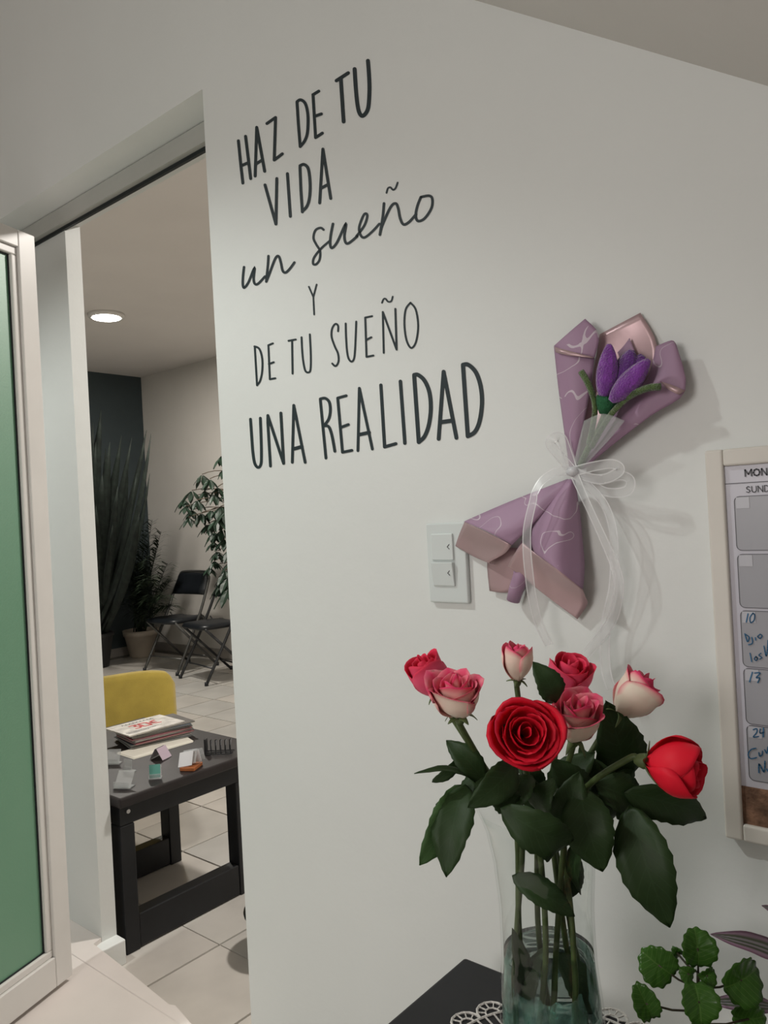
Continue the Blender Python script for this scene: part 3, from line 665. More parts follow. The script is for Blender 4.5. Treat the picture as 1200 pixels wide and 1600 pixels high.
# ---------------------------------------------------------------- planner board
FRM = mat('cream_painted_frame', (.70, .665, .61), .5, .03, 10); BRD = mat('planner_sheet', (.55, .54, .60), .3); CELL = mat('grey_cell_print', (.36, .36, .39), .3); CELLL = mat('pale_cell_print', (.50, .50, .54), .3)
LINE = mat('thin_grey_line', (.10, .10, .11), .5); BLUE = mat('blue_marker', (.03, .14, .28), .6); CORK = mat('brown_cork', (.22, .12, .075), .9, .5, 55, .6, 150)
BX0, BX1, BZ0, BZ1 = -.302, .22, .708, 1.187; IN = .021
bd = thing('planner_board', (BX0, 0, BZ0), 'cream framed monthly planner board with blue handwriting and a cork strip on the wall', 'planner board')
for a in (((BX0, -.016, BZ0), (BX0+IN, 0, BZ1)), ((BX1-IN, -.016, BZ0), (BX1, 0, BZ1)), ((BX0+IN, -.016, BZ1-IN), (BX1-IN, 0, BZ1)), ((BX0+IN, -.016, BZ0), (BX1-IN, 0, BZ0+IN))):
    bevel(MB().box(*a).build('frame_bar', FRM, bd), .003, 3)
MB().box((BX0+IN, -.010, .775), (BX1-IN, -.002, BZ1-IN)).build('writing_sheet', BRD, bd)
MB().box((BX0+IN, -.011, BZ0+IN), (BX1-IN, -.002, .775)).build('cork_strip', CORK, bd)
yb = -.0104
def wstroke(b, pts, wd, y):
    for p, q_ in zip(pts, pts[1:]):
        p, q_ = Vector(p), Vector(q_); d = (q_-p).normalized(); n_ = Vector((-d.z, 0, d.x))*wd/2; p = p-d*wd*.3; q_ = q_+d*wd*.3; u = Vector((0, -.0003, 0))
        b.add([p-n_, p+n_, q_+n_, q_-n_, p-n_+u, p+n_+u, q_+n_+u, q_-n_+u], [(0, 1, 2, 3), (7, 6, 5, 4), (0, 4, 5, 1), (1, 5, 6, 2), (2, 6, 7, 3), (3, 7, 4, 0)])
GL = {'M': [[(0, 0), (0, 1), (.45, .3), (.9, 1), (.9, 0)]], 'O': [[(.45, 0), (.15, .12), (0, .5), (.15, .88), (.45, 1), (.75, .88), (.9, .5), (.75, .12), (.45, 0)]], 'N': [[(0, 0), (0, 1), (.7, 0), (.7, 1)]],
      'T': [[(0, 1), (.7, 1)], [(.35, 1), (.35, 0)]], 'H': [[(0, 0), (0, 1)], [(.7, 0), (.7, 1)], [(0, .5), (.7, .5)]], 'S': [[(.6, .88), (.35, 1), (.08, .82), (.15, .58), (.5, .42), (.6, .2), (.35, 0), (.03, .12)]],
      'U': [[(0, 1), (0, .3), (.15, .04), (.35, 0), (.55, .04), (.7, .3), (.7, 1)]], 'D': [[(0, 0), (0, 1), (.35, 1), (.7, .75), (.7, .25), (.35, 0), (0, 0)]], 'A': [[(0, 0), (.4, 1), (.8, 0)], [(.15, .35), (.65, .35)]], 'Y': [[(0, 1), (.35, .5), (.7, 1)], [(.35, .5), (.35, 0)]]}
def word(s, x, z, h, wd, m, name):
    b = MB()
    for ch in s:
        for st in GL[ch]: wstroke(b, [(x+p[0]*h, yb-.0004, z+p[1]*h) for p in st], wd, yb)
        x += h*(max(p[0] for st in GL[ch] for p in st)+.28)
    return b.build(name, m, bd)
word('MONTH', -.2573, 1.1522, .0078, .0017, LINE, 'heading_text'); word('SUNDAY', -.2573, 1.1326, .0072, .001, LINE, 'day_text')
b = MB(); wstroke(b, [(BX0+IN, yb, 1.1445), (BX1-IN, yb, 1.1445)], .0009, yb); b.build('ruled_line', LINE, bd)
def rounded(x0, x1, z0, z1, r, y, m, name):
    pts = []
    for cx, cz, a0 in ((x1-r, z1-r, 0), (x0+r, z1-r, 90), (x0+r, z0+r, 180), (x1-r, z0+r, 270)):
        for k in range(5): a = R_(a0+k*22.5); pts.append((cx+r*math.cos(a), cz+r*math.sin(a)))
    V = [(x, y, z) for x, z in pts]+[(x, y+.0004, z) for x, z in pts]; n = len(pts)
    mesh(name, V, [tuple(range(n)), tuple(range(2*n-1, n-1, -1))]+[(i, i+n, (i+1) % n+n, (i+1) % n) for i in range(n)], m, bd)
    return pts
# five rows of day cells; column one is in the picture
rowsz = [(1.126, 1.064), (1.061, .999), (.996, .932), (.929, .863), (.860, .790)]
zz = [onY(1150, 777, -.01).z, onY(1153, 860, -.01).z]
rows_px = [(1152, 776, 860), (1157, 866, 949), (1161, 954, 1041), (1166, 1044, 1130), (1171, 1133, 1218)]
xc = -.2715
for ci in range(7):
    x0 = xc+ci*.0645
    if x0+.06 > BX1-IN: break
    for (rx, ya_, yb_) in rows_px:
        z1 = onY(rx, ya_, -.01).z; z0 = onY(rx, yb_, -.01).z
        pts = rounded(x0, x0+.060, z0, z1, .006, yb, CELL, 'day_cell')
        b = MB(); wstroke(b, [(p[0], yb-.0001, p[1]) for p in pts+[pts[0]]], .0007, yb); b.build('cell_outline', LINE, bd)
        b = MB(); b.box((x0+.002, yb-.0005, z1-.0145), (x0+.017, yb-.0001, z1-.001)); b.build('date_box', CELLL, bd)
def px_marks(name, strokes, wd, m):
    b = MB()
    for s in strokes:
        P = cat_rom([onY(x, y, -.0112) for x, y in s], 4); wstroke(b, P, wd, 0)
    b.build(name, m, bd)
z1 = lambda x, y: (1080+x/4.706, 680+y/4.706)
z2 = lambda x, y: (1080+x/4.444, 980+y/4.444)
px_marks('handwriting', [[z1(418, 1312), z1(405, 1375)], [z1(455, 1308), z1(432, 1340), z1(437, 1378), z1(462, 1360), z1(466, 1320), z1(452, 1308)]], .0013, BLUE)
px_marks('handwriting', [[z2(372, 45), z2(390, 100), z2(402, 70), z2(378, 50)], [z2(420, 70), z2(425, 110), z2(398, 122)], [z2(445, 72), z2(447, 90)], [z2(478, 50), z2(462, 65), z2(478, 78), z2(492, 60), z2(478, 48)]], .0013, BLUE)
px_marks('handwriting', [[z2(408, 180), z2(420, 240)], [z2(448, 205), z2(438, 220), z2(452, 232), z2(460, 215), z2(448, 203)], [z2(485, 180), z2(470, 195), z2(490, 210), z2(475, 222)], [z2(505, 130), z2(520, 200), z2(530, 140), z2(533, 90)]], .0012, BLUE)
px_marks('handwriting', [[z2(425, 312), z2(405, 380)], [z2(440, 318), z2(478, 318), z2(452, 350), z2(475, 352), z2(462, 385)]], .0014, BLUE)
px_marks('handwriting', [[z2(430, 712), z2(455, 705), z2(455, 730), z2(432, 762), z2(468, 758)], [z2(480, 705), z2(478, 735), z2(505, 730)], [z2(502, 700), z2(500, 762)]], .0013, BLUE)
px_marks('handwriting', [[z2(450, 840), z2(415, 850), z2(395, 885), z2(412, 912), z2(455, 905)], [z2(470, 870), z2(475, 895), z2(492, 885), z2(495, 860)], [z2(510, 850), z2(525, 875), z2(533, 830)]], .0013, BLUE)
px_marks('handwriting', [[z2(470, 1010), z2(472, 950), z2(505, 1005), z2(512, 930)], [z2(525, 985), z2(533, 1000)]], .0015, BLUE)

# ---------------------------------------------------------------- paper bouquet hanging on the wall
def paper_mat(name, col, rough, metal, lines):
    m = mat(name, col, rough, .03, 10, metal=metal, bump=.15, bscale=12); nt = m.node_tree; b = nt.nodes['Principled BSDF']
    if lines:
        src = b.inputs['Base Color'].links[0].from_socket
        tc = nt.nodes.new('ShaderNodeTexCoord'); n = nt.nodes.new('ShaderNodeTexNoise'); n.inputs['Scale'].default_value = 17; n.inputs['Detail'].default_value = .8; n.inputs['Distortion'].default_value = .6
        nt.links.new(tc.outputs['Object'], n.inputs['Vector'])
        a = nt.nodes.new('ShaderNodeMath'); a.operation = 'SUBTRACT'; a.inputs[1].default_value = .52; nt.links.new(n.outputs['Fac'], a.inputs[0])
        c = nt.nodes.new('ShaderNodeMath'); c.operation = 'ABSOLUTE'; nt.links.new(a.outputs[0], c.inputs[0])
        l = nt.nodes.new('ShaderNodeMath'); l.operation = 'LESS_THAN'; l.inputs[1].default_value = .0055; nt.links.new(c.outputs[0], l.inputs[0])
        k = nt.nodes.new('ShaderNodeTexNoise'); k.inputs['Scale'].default_value = 7; nt.links.new(tc.outputs['Object'], k.inputs['Vector'])
        g = nt.nodes.new('ShaderNodeMath'); g.operation = 'GREATER_THAN'; g.inputs[1].default_value = .44; nt.links.new(k.outputs['Fac'], g.inputs[0])
        mu = nt.nodes.new('ShaderNodeMath'); mu.operation = 'MULTIPLY'; nt.links.new(l.outputs[0], mu.inputs[0]); nt.links.new(g.outputs[0], mu.inputs[1])
        mk = nt.nodes.new('ShaderNodeMath'); mk.operation = 'MULTIPLY'; mk.inputs[1].default_value = .55; nt.links.new(mu.outputs[0], mk.inputs[0])
        mx = nt.nodes.new('ShaderNodeMix'); mx.data_type = 'RGBA'; nt.links.new(mk.outputs[0], mx.inputs['Factor']); nt.links.new(src, mx.inputs['A']); mx.inputs['B'].default_value = (.75, .70, .73, 1)
        nt.links.new(mx.outputs['Result'], b.inputs['Base Color'])
    return m
PPUR = paper_mat('lilac_wrapping_paper', (.36, .225, .33), .55, 0, True)
PPNK = paper_mat('rose_metallic_paper', (.50, .345, .36), .35, .35, False)
bq = thing('tulip_bouquet', onY(895, 742, -.02), 'purple felt tulip wrapped in lilac paper with a sheer white ribbon, hanging on the wall', 'bouquet')
A6 = lambda x, y, d: onY(650+x/2.6667, 470+y/2.6667, -d/100)
A7 = lambda x, y, d: onY(650+x/3, 700+y/3, -d/100)
def sheet(name, rows, m, su=4, sv=4): return grid(name, rows, m, bq, su, sv, .0007)
# upper half: back sheet, left and right cones
sheet('paper_sheet', [[A6(765, 140, .6), A6(855, 92, .9), A6(935, 50, .6)], [A6(748, 250, .8), A6(880, 240, .5), A6(1005, 190, .8)], [A6(720, 400, 1), A6(820, 400, .5), A6(960, 340, 1)], [A6(650, 700, 1.2), A6(665, 700, 1.2), A6(690, 700, 1.2)]], PPNK)
sheet('paper_sheet', [[A6(840, 215, 1.4), A6(868, 185, 1.5), A6(890, 155, 1.3)], [A6(860, 260, 1.5), A6(885, 240, 1.5), A6(925, 245, 1.4)]], PPUR, 2, 2)
sheet('paper_cone', [[A6(575, 190, 2.5), A6(650, 212, 3.1), A6(744, 238, 2.2)], [A6(592, 350, 2.6), A6(650, 360, 3.6), A6(728, 360, 2.8)], [A6(612, 500, 2.4), A6(655, 510, 3.3), A6(700, 510, 2.8)], [A6(640, 700, 1.8), A6(655, 705, 2.3), A6(672, 700, 2.0)]], PPUR)
sheet('folded_flap', [[A6(575, 188, 2.6), A6(640, 130, 2.8), A6(705, 75, 2.2)], [A6(600, 210, 3.0), A6(680, 170, 3.1), A6(762, 140, 2.4)], [A6(620, 212, 3.2), A6(690, 222, 3.2), A6(745, 236, 2.6)]], PPUR)
sheet('folded_strip', [[A6(578, 192, 3.05), A6(650, 212, 3.5), A6(742, 236, 2.9)], [A6(582, 215, 3.15), A6(640, 228, 3.65), A6(735, 238, 3.1)]], PPNK, 2, 2)
sheet('paper_cone', [[A6(1000, 190, 1.8), A6(1065, 165, 2.2), A6(1085, 185, 2.0)], [A6(960, 330, 1.6), A6(1060, 290, 2.8), A6(1122, 375, 2.6)], [A6(850, 450, 1.6), A6(940, 440, 2.8), A6(980, 478, 2.5)], [A6(740, 580, 1.6), A6(790, 600, 2.5), A6(810, 608, 2.3)], [A6(668, 690, 1.8), A6(690, 700, 2.2), A6(700, 702, 2.0)]], PPUR)
sheet('folded_strip', [[A6(1015, 335, 3.0), A6(1065, 350, 3.2), A6(1122, 375, 2.8)], [A6(1030, 352, 3.1), A6(1060, 375, 3.3), A6(1095, 392, 3.0)]], PPNK, 2, 2)
# lower half: two flaring lobes with metallic insides
sheet('paper_lobe', [[A7(705, 148, 2.0), A7(712, 146, 2.2), A7(722, 150, 2.2)], [A7(480, 235, 2.4), A7(540, 285, 4.0), A7(600, 300, 3.6)], [A7(330, 298, 2.6), A7(440, 370, 4.8), A7(520, 385, 4.2)], [A7(225, 345, 2.8), A7(335, 392, 5.0), A7(450, 455, 4.6)]], PPUR)
sheet('lobe_lining', [[A7(228, 347, 2.7), A7(335, 396, 4.6), A7(448, 456, 4.4)], [A7(205, 400, 1.9), A7(300, 445, 2.4), A7(415, 495, 3.8)], [A7(186, 455, 1.3), A7(265, 500, 1.4), A7(345, 535, 3.0)], [A7(189, 458, 1.2), A7(285, 512, 1.2), A7(368, 545, 2.4)]], PPNK)
sheet('paper_fold', [[A7(705, 150, 2.1), A7(712, 150, 2.0), A7(720, 150, 2.0)], [A7(590, 290, 2.4), A7(610, 310, 1.6), A7(640, 310, 1.8)], [A7(500, 430, 3.2), A7(520, 440, 1.8), A7(560, 440, 2.2)], [A7(440, 540, 2.6), A7(470, 520, 1.4), A7(520, 560, 2.0)]], PPUR)
sheet('paper_lobe', [[A7(712, 148, 2.3), A7(730, 146, 2.5), A7(745, 150, 2.0)], [A7(610, 285, 3.4), A7(690, 290, 4.4), A7(768, 300, 2.0)], [A7(550, 370, 3.8), A7(660, 440, 5.4), A7(782, 450, 2.2)], [A7(545, 450, 4.2), A7(650, 530, 6.0), A7(790, 560, 2.6)], [A7(555, 490, 4.4), A7(665, 570, 6.2), A7(782, 662, 3.6)]], PPUR)
sheet('lobe_lining', [[A7(500, 440, 4.0), A7(556, 491, 4.3), A7(668, 572, 5.8), A7(781, 663, 3.5)], [A7(465, 490, 4.2), A7(540, 560, 3.2), A7(650, 640, 2.6), A7(795, 700, 2.2)], [A7(432, 550, 3.6), A7(520, 612, 2.2), A7(640, 700, 1.6), A7(802, 735, 1.4)], [A7(440, 555, 3.0), A7(520, 620, 1.8), A7(640, 715, 1.3), A7(757, 802, 1.2)]], PPNK)
sheet('paper_sheet', [[A7(380, 500, 1.0), A7(430, 470, 1.3), A7(500, 470, 1.0)], [A7(335, 530, .8), A7(420, 560, 1.2), A7(510, 560, .8)], [A7(345, 670, .7), A7(400, 678, 1.1), A7(445, 676, .8)]], PPNK)
MB().tube([A7(500, 560, 1.6), A7(490, 610, 1.7), A7(470, 660, 1.8), A7(455, 715, 1.7)], [.012, .012, .011, .010], 12).build('paper_roll', PPUR, bq, True)
# tulip
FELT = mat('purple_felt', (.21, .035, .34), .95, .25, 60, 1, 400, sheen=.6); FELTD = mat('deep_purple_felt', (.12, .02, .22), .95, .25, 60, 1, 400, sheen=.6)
CHEN = mat('green_chenille', (.075, .13, .03), .95, .4, 120, 1, 500, sheen=.5); CALX = mat('green_felt', (.02, .11, .045), .95, .3, 60, 1, 300)
def felt_petal(base, tip, wd, dep, m, parent=bq):
    base, tip = Vector(base), Vector(tip); d = tip-base; L = d.length; d.normalize(); sd = d.cross(Vector((0, -1, 0))).normalized(); fr = sd.cross(d).normalized()
    V = []; F_ = []; N = 20; Mz = 14
    for i in range(Mz+1):
        t_ = i/Mz; pr = math.sin(PI*(t_*.93+.04))**.62*(1-.18*t_)
        for j in range(N):
            a = 2*PI*j/N; k = 1+.09*math.cos(a*8)
            V.append(base+d*L*t_+sd*math.cos(a)*wd/2*pr*k+fr*math.sin(a)*dep/2*pr*k+fr*math.sin(PI*t_)*-.003)
    for i in range(Mz):
        for j in range(N): F_.append((i*N+j, i*N+(j+1) % N, (i+1)*N+(j+1) % N, (i+1)*N+j))
    F_ += [tuple(range(N))[::-1], tuple(Mz*N+j for j in range(N))]
    return mesh('petal', V, F_, m, parent, True)
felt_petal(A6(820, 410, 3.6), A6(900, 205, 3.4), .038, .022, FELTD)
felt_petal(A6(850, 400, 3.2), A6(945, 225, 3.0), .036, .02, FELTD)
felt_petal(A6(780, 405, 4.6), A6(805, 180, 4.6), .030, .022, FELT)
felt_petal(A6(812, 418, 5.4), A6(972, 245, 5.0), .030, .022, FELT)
MB().tube(cat_rom([A6(788, 470, 3.6), A6(792, 440, 3.8), A6(797, 410, 4.0), A6(800, 395, 4.1)], 3), [.008, .009, .011, .012, .0135, .014, .0145, .0145, .013, .008][:10], 12).build('calyx', CALX, bq, True)
MB().tube(cat_rom([A6(790, 465, 3.4), A6(760, 540, 3.2), A6(715, 620, 2.9), A6(678, 700, 2.4)], 4), .0045, 8).build('stem', CHEN, bq, True)
MB().tube(cat_rom([A6(688, 295, 4.6), A6(715, 340, 4.6), A6(738, 400, 4.2), A6(745, 470, 3.8), A6(720, 600, 3.2)], 4), [.0046]*8+[.004]*9, 8).build('leaf', CHEN, bq, True)
MB().tube(cat_rom([A6(1020, 358, 4.8), A6(960, 365, 5.0), A6(880, 405, 4.8), A6(800, 490, 4.2), A6(730, 610, 3.2)], 4), [.0046]*8+[.004]*9, 8).build('leaf', CHEN, bq, True)
def sheer(name, col, a0, a1, spark=False):
    m = bpy.data.materials.new(name); m.use_nodes = True; nt = m.node_tree; b = nt.nodes['Principled BSDF']
    b.inputs['Base Color'].default_value = (*col, 1); b.inputs['Roughness'].default_value = .3
    uv = nt.nodes.new('ShaderNodeUVMap'); sx = nt.nodes.new('ShaderNodeSeparateXYZ'); nt.links.new(uv.outputs[0], sx.inputs[0])
    a = nt.nodes.new('ShaderNodeMath'); a.operation = 'SUBTRACT'; a.inputs[1].default_value = .5; nt.links.new(sx.outputs[0], a.inputs[0])
    c = nt.nodes.new('ShaderNodeMath'); c.operation = 'ABSOLUTE'; nt.links.new(a.outputs[0], c.inputs[0])
    mr = nt.nodes.new('ShaderNodeMapRange'); mr.inputs['From Min'].default_value = .36; mr.inputs['From Max'].default_value = .42; mr.inputs['To Min'].default_value = a0; mr.inputs['To Max'].default_value = a1
    nt.links.new(c.outputs[0], mr.inputs['Value']); nt.links.new(mr.outputs[0], b.inputs['Alpha'])
    return m
ORG = sheer('sheer_white_organza', (.80, .80, .81), .32, .80); TUL = sheer('white_tulle', (.75, .80, .78), .2, .24)
sheet('tulle_wrap', [[A6(700, 500, 4.9), A6(780, 470, 5.2), A6(870, 500, 4.8)], [A6(680, 580, 4.3), A6(740, 560, 4.6), A6(800, 585, 4.2)], [A6(655, 690, 3.2), A6(672, 690, 3.4), A6(695, 695, 3.2)]], TUL)
def strip(pts, wd, name, tw=0.0):
    P = cat_rom(pts, 7); n = len(P); V = []; uv = []; nrm = Vector((0, -1, 0))
    for i, p in enumerate(P):
        t_ = (P[min(i+1, n-1)]-P[max(i-1, 0)]).normalized(); s = t_.cross(nrm)
        if s.length < .2: s = t_.cross(Vector((.6, -.8, 0)))
        s.normalize(); s = Matrix.Rotation(tw*math.sin(i/n*PI*2), 3, t_) @ s
        for k in range(5): u = k/4; V.append(p+s*(u-.5)*wd); uv.append((u, i/n))
    F_ = [(i*5+j, i*5+j+1, (i+1)*5+j+1, (i+1)*5+j) for i in range(n-1) for j in range(4)]
    return mesh(name, V, F_, ORG, bq, True, uv=uv)
WR = .0135
K = A6(655, 712, 3.6)
strip([K, A6(610, 660, 4.2), A6(562, 600, 4.6), A6(572, 572, 4.6), A6(605, 572, 4.0), A6(632, 640, 3.8), K], WR, 'bow_loop', .5)
strip([K, A6(740, 690, 4.6), A6(820, 680, 5.2), A6(850, 705, 5.2), A6(790, 740, 4.2), A6(710, 735, 3.8), K], WR, 'bow_loop', .4)
strip([K, A6(760, 745, 4.0), A6(850, 728, 4.4), A6(893, 748, 4.6), A6(878, 792, 4.2), A6(800, 798, 3.6), A6(730, 762, 3.4), K], WR, 'bow_loop', .4)
strip([K, A6(590, 712, 4.6), A6(530, 745, 5.4), A6(495, 800, 6.2), A7(548, 250, 6.6), A7(522, 370, 6.8), A7(520, 480, 6.6), A7(530, 590, 6.2), A7(545, 700, 5.4), A7(575, 820, 4.4), A7(625, 925, 3.2)], WR*.95, 'ribbon_tail', .25)
strip([K, A7(770, 190, 4.0), A7(825, 310, 4.2), A7(880, 430, 4.0), A7(935, 560, 3.4), A7(950, 660, 3.0), A7(925, 790, 2.6), A7(870, 880, 2.4), A7(790, 975, 2.2)], WR, 'ribbon_tail', .4)
strip([K, A7(800, 170, 3.4), A7(880, 260, 3.2), A7(920, 370, 3.0), A7(930, 520, 2.6), A7(925, 660, 2.2), A7(895, 800, 2.0), A7(885, 920, 2.0), A7(890, 1040, 2.4), A7(915, 1130, 3.0)], WR, 'ribbon_tail', .3)
MB().tube([K+Vector((-.008, 0, 0)), K, K+Vector((.008, 0, .002))], [.005, .0075, .005], 10).build('knot', mat('white_satin', (.7, .7, .72), .3, alpha=.8), bq, True)

# ---------------------------------------------------------------- side table under the vase
TZ = .48
st = thing('side_table', (-.25, -.31, 0), 'low black side table carrying the rose vase', 'side table')
TBX0, TBX1, TBY0, TBY1 = -.655, .16, -.56, -.088
bevel(MB().box((TBX0, TBY0, TZ-.025), (TBX1, TBY1, TZ)).build('table_top', mat('charcoal_table_top', (.008, .008, .010), .55, .15, 14), st), .006, 3)
for x in (TBX0+.03, TBX1-.075):
    for y in (TBY0+.03, TBY1-.075): MB().box((x, y, 0), (x+.045, y+.045, TZ-.0255)).build('leg', BLACKW, st)
# crochet doily
VX, VY = -.426, -.247
dz = TZ+.0012; do = thing('crochet_doily', (VX, VY, TZ), 'round white crochet doily with scalloped lace edge under the glass vase', 'doily')
LACE = mat('white_cotton_lace', (.72, .68, .64), .9, .06, 120, .8, 400)
def dc(a, r, z=0): return Vector((VX+r*math.cos(a), VY+r*math.sin(a), dz+z))
b = MB().lathe((VX, VY, TZ+.0004), [(0, 0), (.092, 0), (.092, .002), (0, .002)], 48); b.build('centre_disc', LACE, do)
b = MB()
for r in (.097, .112, .118, .145): b.tube([dc(2*PI*k/72, r) for k in range(73)], .0016, 5, False)
for k in range(72):
    a = 2*PI*k/72; b.tube([dc(a, .118), dc(a, .145)], .0011, 4, False)
    b.tube([dc(a, .097), dc(a+.044, .112)], .0011, 4, False)
b.build('lace_rings', LACE, do)
b = MB()
for k in range(24):
    a = 2*PI*k/24; w2 = PI/24
    b.tube([dc(a+w2*math.cos(t_)*1.02, .145+.024*math.sin(t_)) for t_ in [PI*q_/8 for q_ in range(9)]], .0018, 5, False)
    b.tube([dc(a+w2*.5*math.cos(t_), .145+.012*math.sin(t_)) for t_ in [PI*q_/6 for q_ in range(7)]], .0013, 5, False)
    for q_ in range(1, 6): t_ = PI*q_/6; b.tube([dc(a+w2*.5*math.cos(t_), .145+.012*math.sin(t_)), dc(a+w2*math.cos(t_), .145+.024*math.sin(t_))], .001, 4, False)
b.build('scalloped_edge', LACE, do)

# ---------------------------------------------------------------- glass vase with water and roses
VB = TZ+.0035
GLS = bpy.data.materials.new('clear_glass'); GLS.use_nodes = True; gt = GLS.node_tree; gt.nodes.remove(gt.nodes['Principled BSDF'])
tb = gt.nodes.new('ShaderNodeBsdfTransparent'); tb.inputs[0].default_value = (.975, .985, .98, 1); gb = gt.nodes.new('ShaderNodeBsdfGlossy'); gb.inputs['Roughness'].default_value = .04
fr = gt.nodes.new('ShaderNodeLayerWeight'); fr.inputs['Blend'].default_value = .5; mxs = gt.nodes.new('ShaderNodeMixShader')
wn = gt.nodes.new('ShaderNodeTexVoronoi'); wn.inputs['Scale'].default_value = 70; wn.feature = 'SMOOTH_F1'; wtc = gt.nodes.new('ShaderNodeTexCoord'); gt.links.new(wtc.outputs['Object'], wn.inputs['Vector'])
wb_ = gt.nodes.new('ShaderNodeBump'); wb_.inputs['Strength'].default_value = .35; wb_.inputs['Distance'].default_value = .002; gt.links.new(wn.outputs['Distance'], wb_.inputs['Height'])
gt.links.new(wb_.outputs[0], gb.inputs['Normal'])
pw = gt.nodes.new('ShaderNodeMath'); pw.operation = 'POWER'; pw.inputs[1].default_value = 4.5; gt.links.new(fr.outputs['Facing'], pw.inputs[0])
ml = gt.nodes.new('ShaderNodeMath'); ml.operation = 'MULTIPLY_ADD'; ml.inputs[1].default_value = .75; ml.inputs[2].default_value = .05; gt.links.new(pw.outputs[0], ml.inputs[0])
gg = gt.nodes.new('ShaderNodeNewGeometry'); iv_ = gt.nodes.new('ShaderNodeMath'); iv_.operation = 'SUBTRACT'; iv_.inputs[0].default_value = 1; gt.links.new(gg.outputs['Backfacing'], iv_.inputs[1])
m3 = gt.nodes.new('ShaderNodeMath'); m3.operation = 'MULTIPLY'; gt.links.new(ml.outputs[0], m3.inputs[0]); gt.links.new(iv_.outputs[0], m3.inputs[1])
gt.links.new(m3.outputs[0], mxs.inputs[0]); gt.links.new(tb.outputs[0], mxs.inputs[1]); gt.links.new(gb.outputs[0], mxs.inputs[2]); gt.links.new(mxs.outputs[0], gt.nodes['Material Output'].inputs['Surface'])
vs = thing('glass_vase', (VX, VY, VB), 'clear flared glass vase of roses standing on the crochet doily', 'vase')
def vr(z):   # outer radius at height above base
    ks = [(0, .052), (.05, .0575), (.09, .057), (.15, .052), (.20, .0515), (.25, .055), (.29, .062), (.312, .071)]
    for (a, ra), (c, rc) in zip(ks, ks[1:]):
        if z <= c: t_ = (z-a)/(c-a); t_ = t_*t_*(3-2*t_)*.5+t_*.5; return ra+(rc-ra)*t_
    return ks[-1][1]
zs = [.312*k/26 for k in range(27)]
prof = [(0, 0)]+[(vr(z), z) for z in zs]+[(vr(.312)-.0012, .3135)]+[(vr(z)-.0026, z) for z in zs[::-1] if z > .012]+[(0, .012)]
MB().lathe((VX, VY, VB), prof, 56).build('glass_body', GLS, vs, True)
WAT = bpy.data.materials.new('water'); WAT.use_nodes = True; g_ = WAT.node_tree.nodes['Principled BSDF']
g_.inputs['Base Color'].default_value = (.80, .90, .87, 1); g_.inputs['Roughness'].default_value = .0; g_.inputs['Transmission Weight'].default_value = 1; g_.inputs['IOR'].default_value = 1.12
wz = .155
wa = MB().lathe((VX, VY, VB), [(0, .0125)]+[(vr(z)-.003, z) for z in [.0125+(wz-.0125)*k/10 for k in range(11)]]+[(0, wz)], 48).build('water', WAT, vs, True)
# crumpled teal cellophane ring in the lower half
CEL = mat('teal_cellophane', (.22, .42, .36), .2, .5, 45, 1, 90, alpha=.42)
random.seed(3)
for q_ in range(3):
    V = []; F_ = []; N = 60; Mz = 14; z0_, z1_ = [(.02, .150), (.02, .120), (.015, .08)][q_]
    for i in range(Mz+1):
        for j in range(N):
            a = 2*PI*j/N*(.66)+q_*2.1; z = z0_+(z1_-z0_)*i/Mz; n_ = noise.noise(Vector((math.cos(a)*3+q_*5, math.sin(a)*3, z*40)))
            r_ = (vr(z)-.0075)*(1-.10*q_)-abs(n_)*.010
            V.append((VX+r_*math.cos(a), VY+r_*math.sin(a), VB+z+n_*.006*(i/Mz)))
    for i in range(Mz):
        for j in range(N-1): F_.append((i*N+j, i*N+j+1, (i+1)*N+j+1, (i+1)*N+j))
    mesh('cellophane', V, F_, CEL, vs, False)

def leaf3(parent, bpx, tpx, dep0, dep1, wpx, m=RLEAF, bow=.012, tilt=0.0, fold=.25, serr=True, droop=0):
    """leaf from base to tip; width in photo pixels measured at its depth"""
    Bp = at(bpx[0], bpx[1], dep0); Tp = at(tpx[0], tpx[1], dep1); d = Tp-Bp; L = d.length; dn = d.normalized()
    view = (CAM-(Bp+Tp)/2).normalized(); sd = dn.cross(view).normalized(); nn = sd.cross(dn).normalized()
    Q = Matrix.Rotation(tilt, 3, dn); sd = Q @ sd; nn = Q @ nn
    w_ = wpx*(dep0+dep1)/2/F_PX; V = []; uv = []; NR = 16; cols = (-1, -.55, 0, .55, 1)
    for i in range(NR+1):
        t_ = i/NR; p = Bp+d*t_+nn*bow*math.sin(PI*t_)-Vector((0, 0, droop))*math.sin(PI*t_)
        ww = w_*.5*(math.sin(PI*t_**.82)**.8 if 0 < t_ < 1 else 0)+.0003
        for c in cols:
            e = ww*c*(1+(.035*(1 if i % 2 else -1) if (serr and abs(c) == 1) else 0))
            V.append(p+sd*e+nn*(abs(e)*fold+.04*w_*math.sin(t_*17+c*3)*abs(c))); uv.append((.5+.5*c, t_))
    n_ = len(cols); F_ = [(i*n_+j, i*n_+j+1, (i+1)*n_+j+1, (i+1)*n_+j) for i in range(NR) for j in range(n_-1)]
    o = mesh('leaf', V, F_, m, parent, True, uv=uv); solid(o, .0005); return o

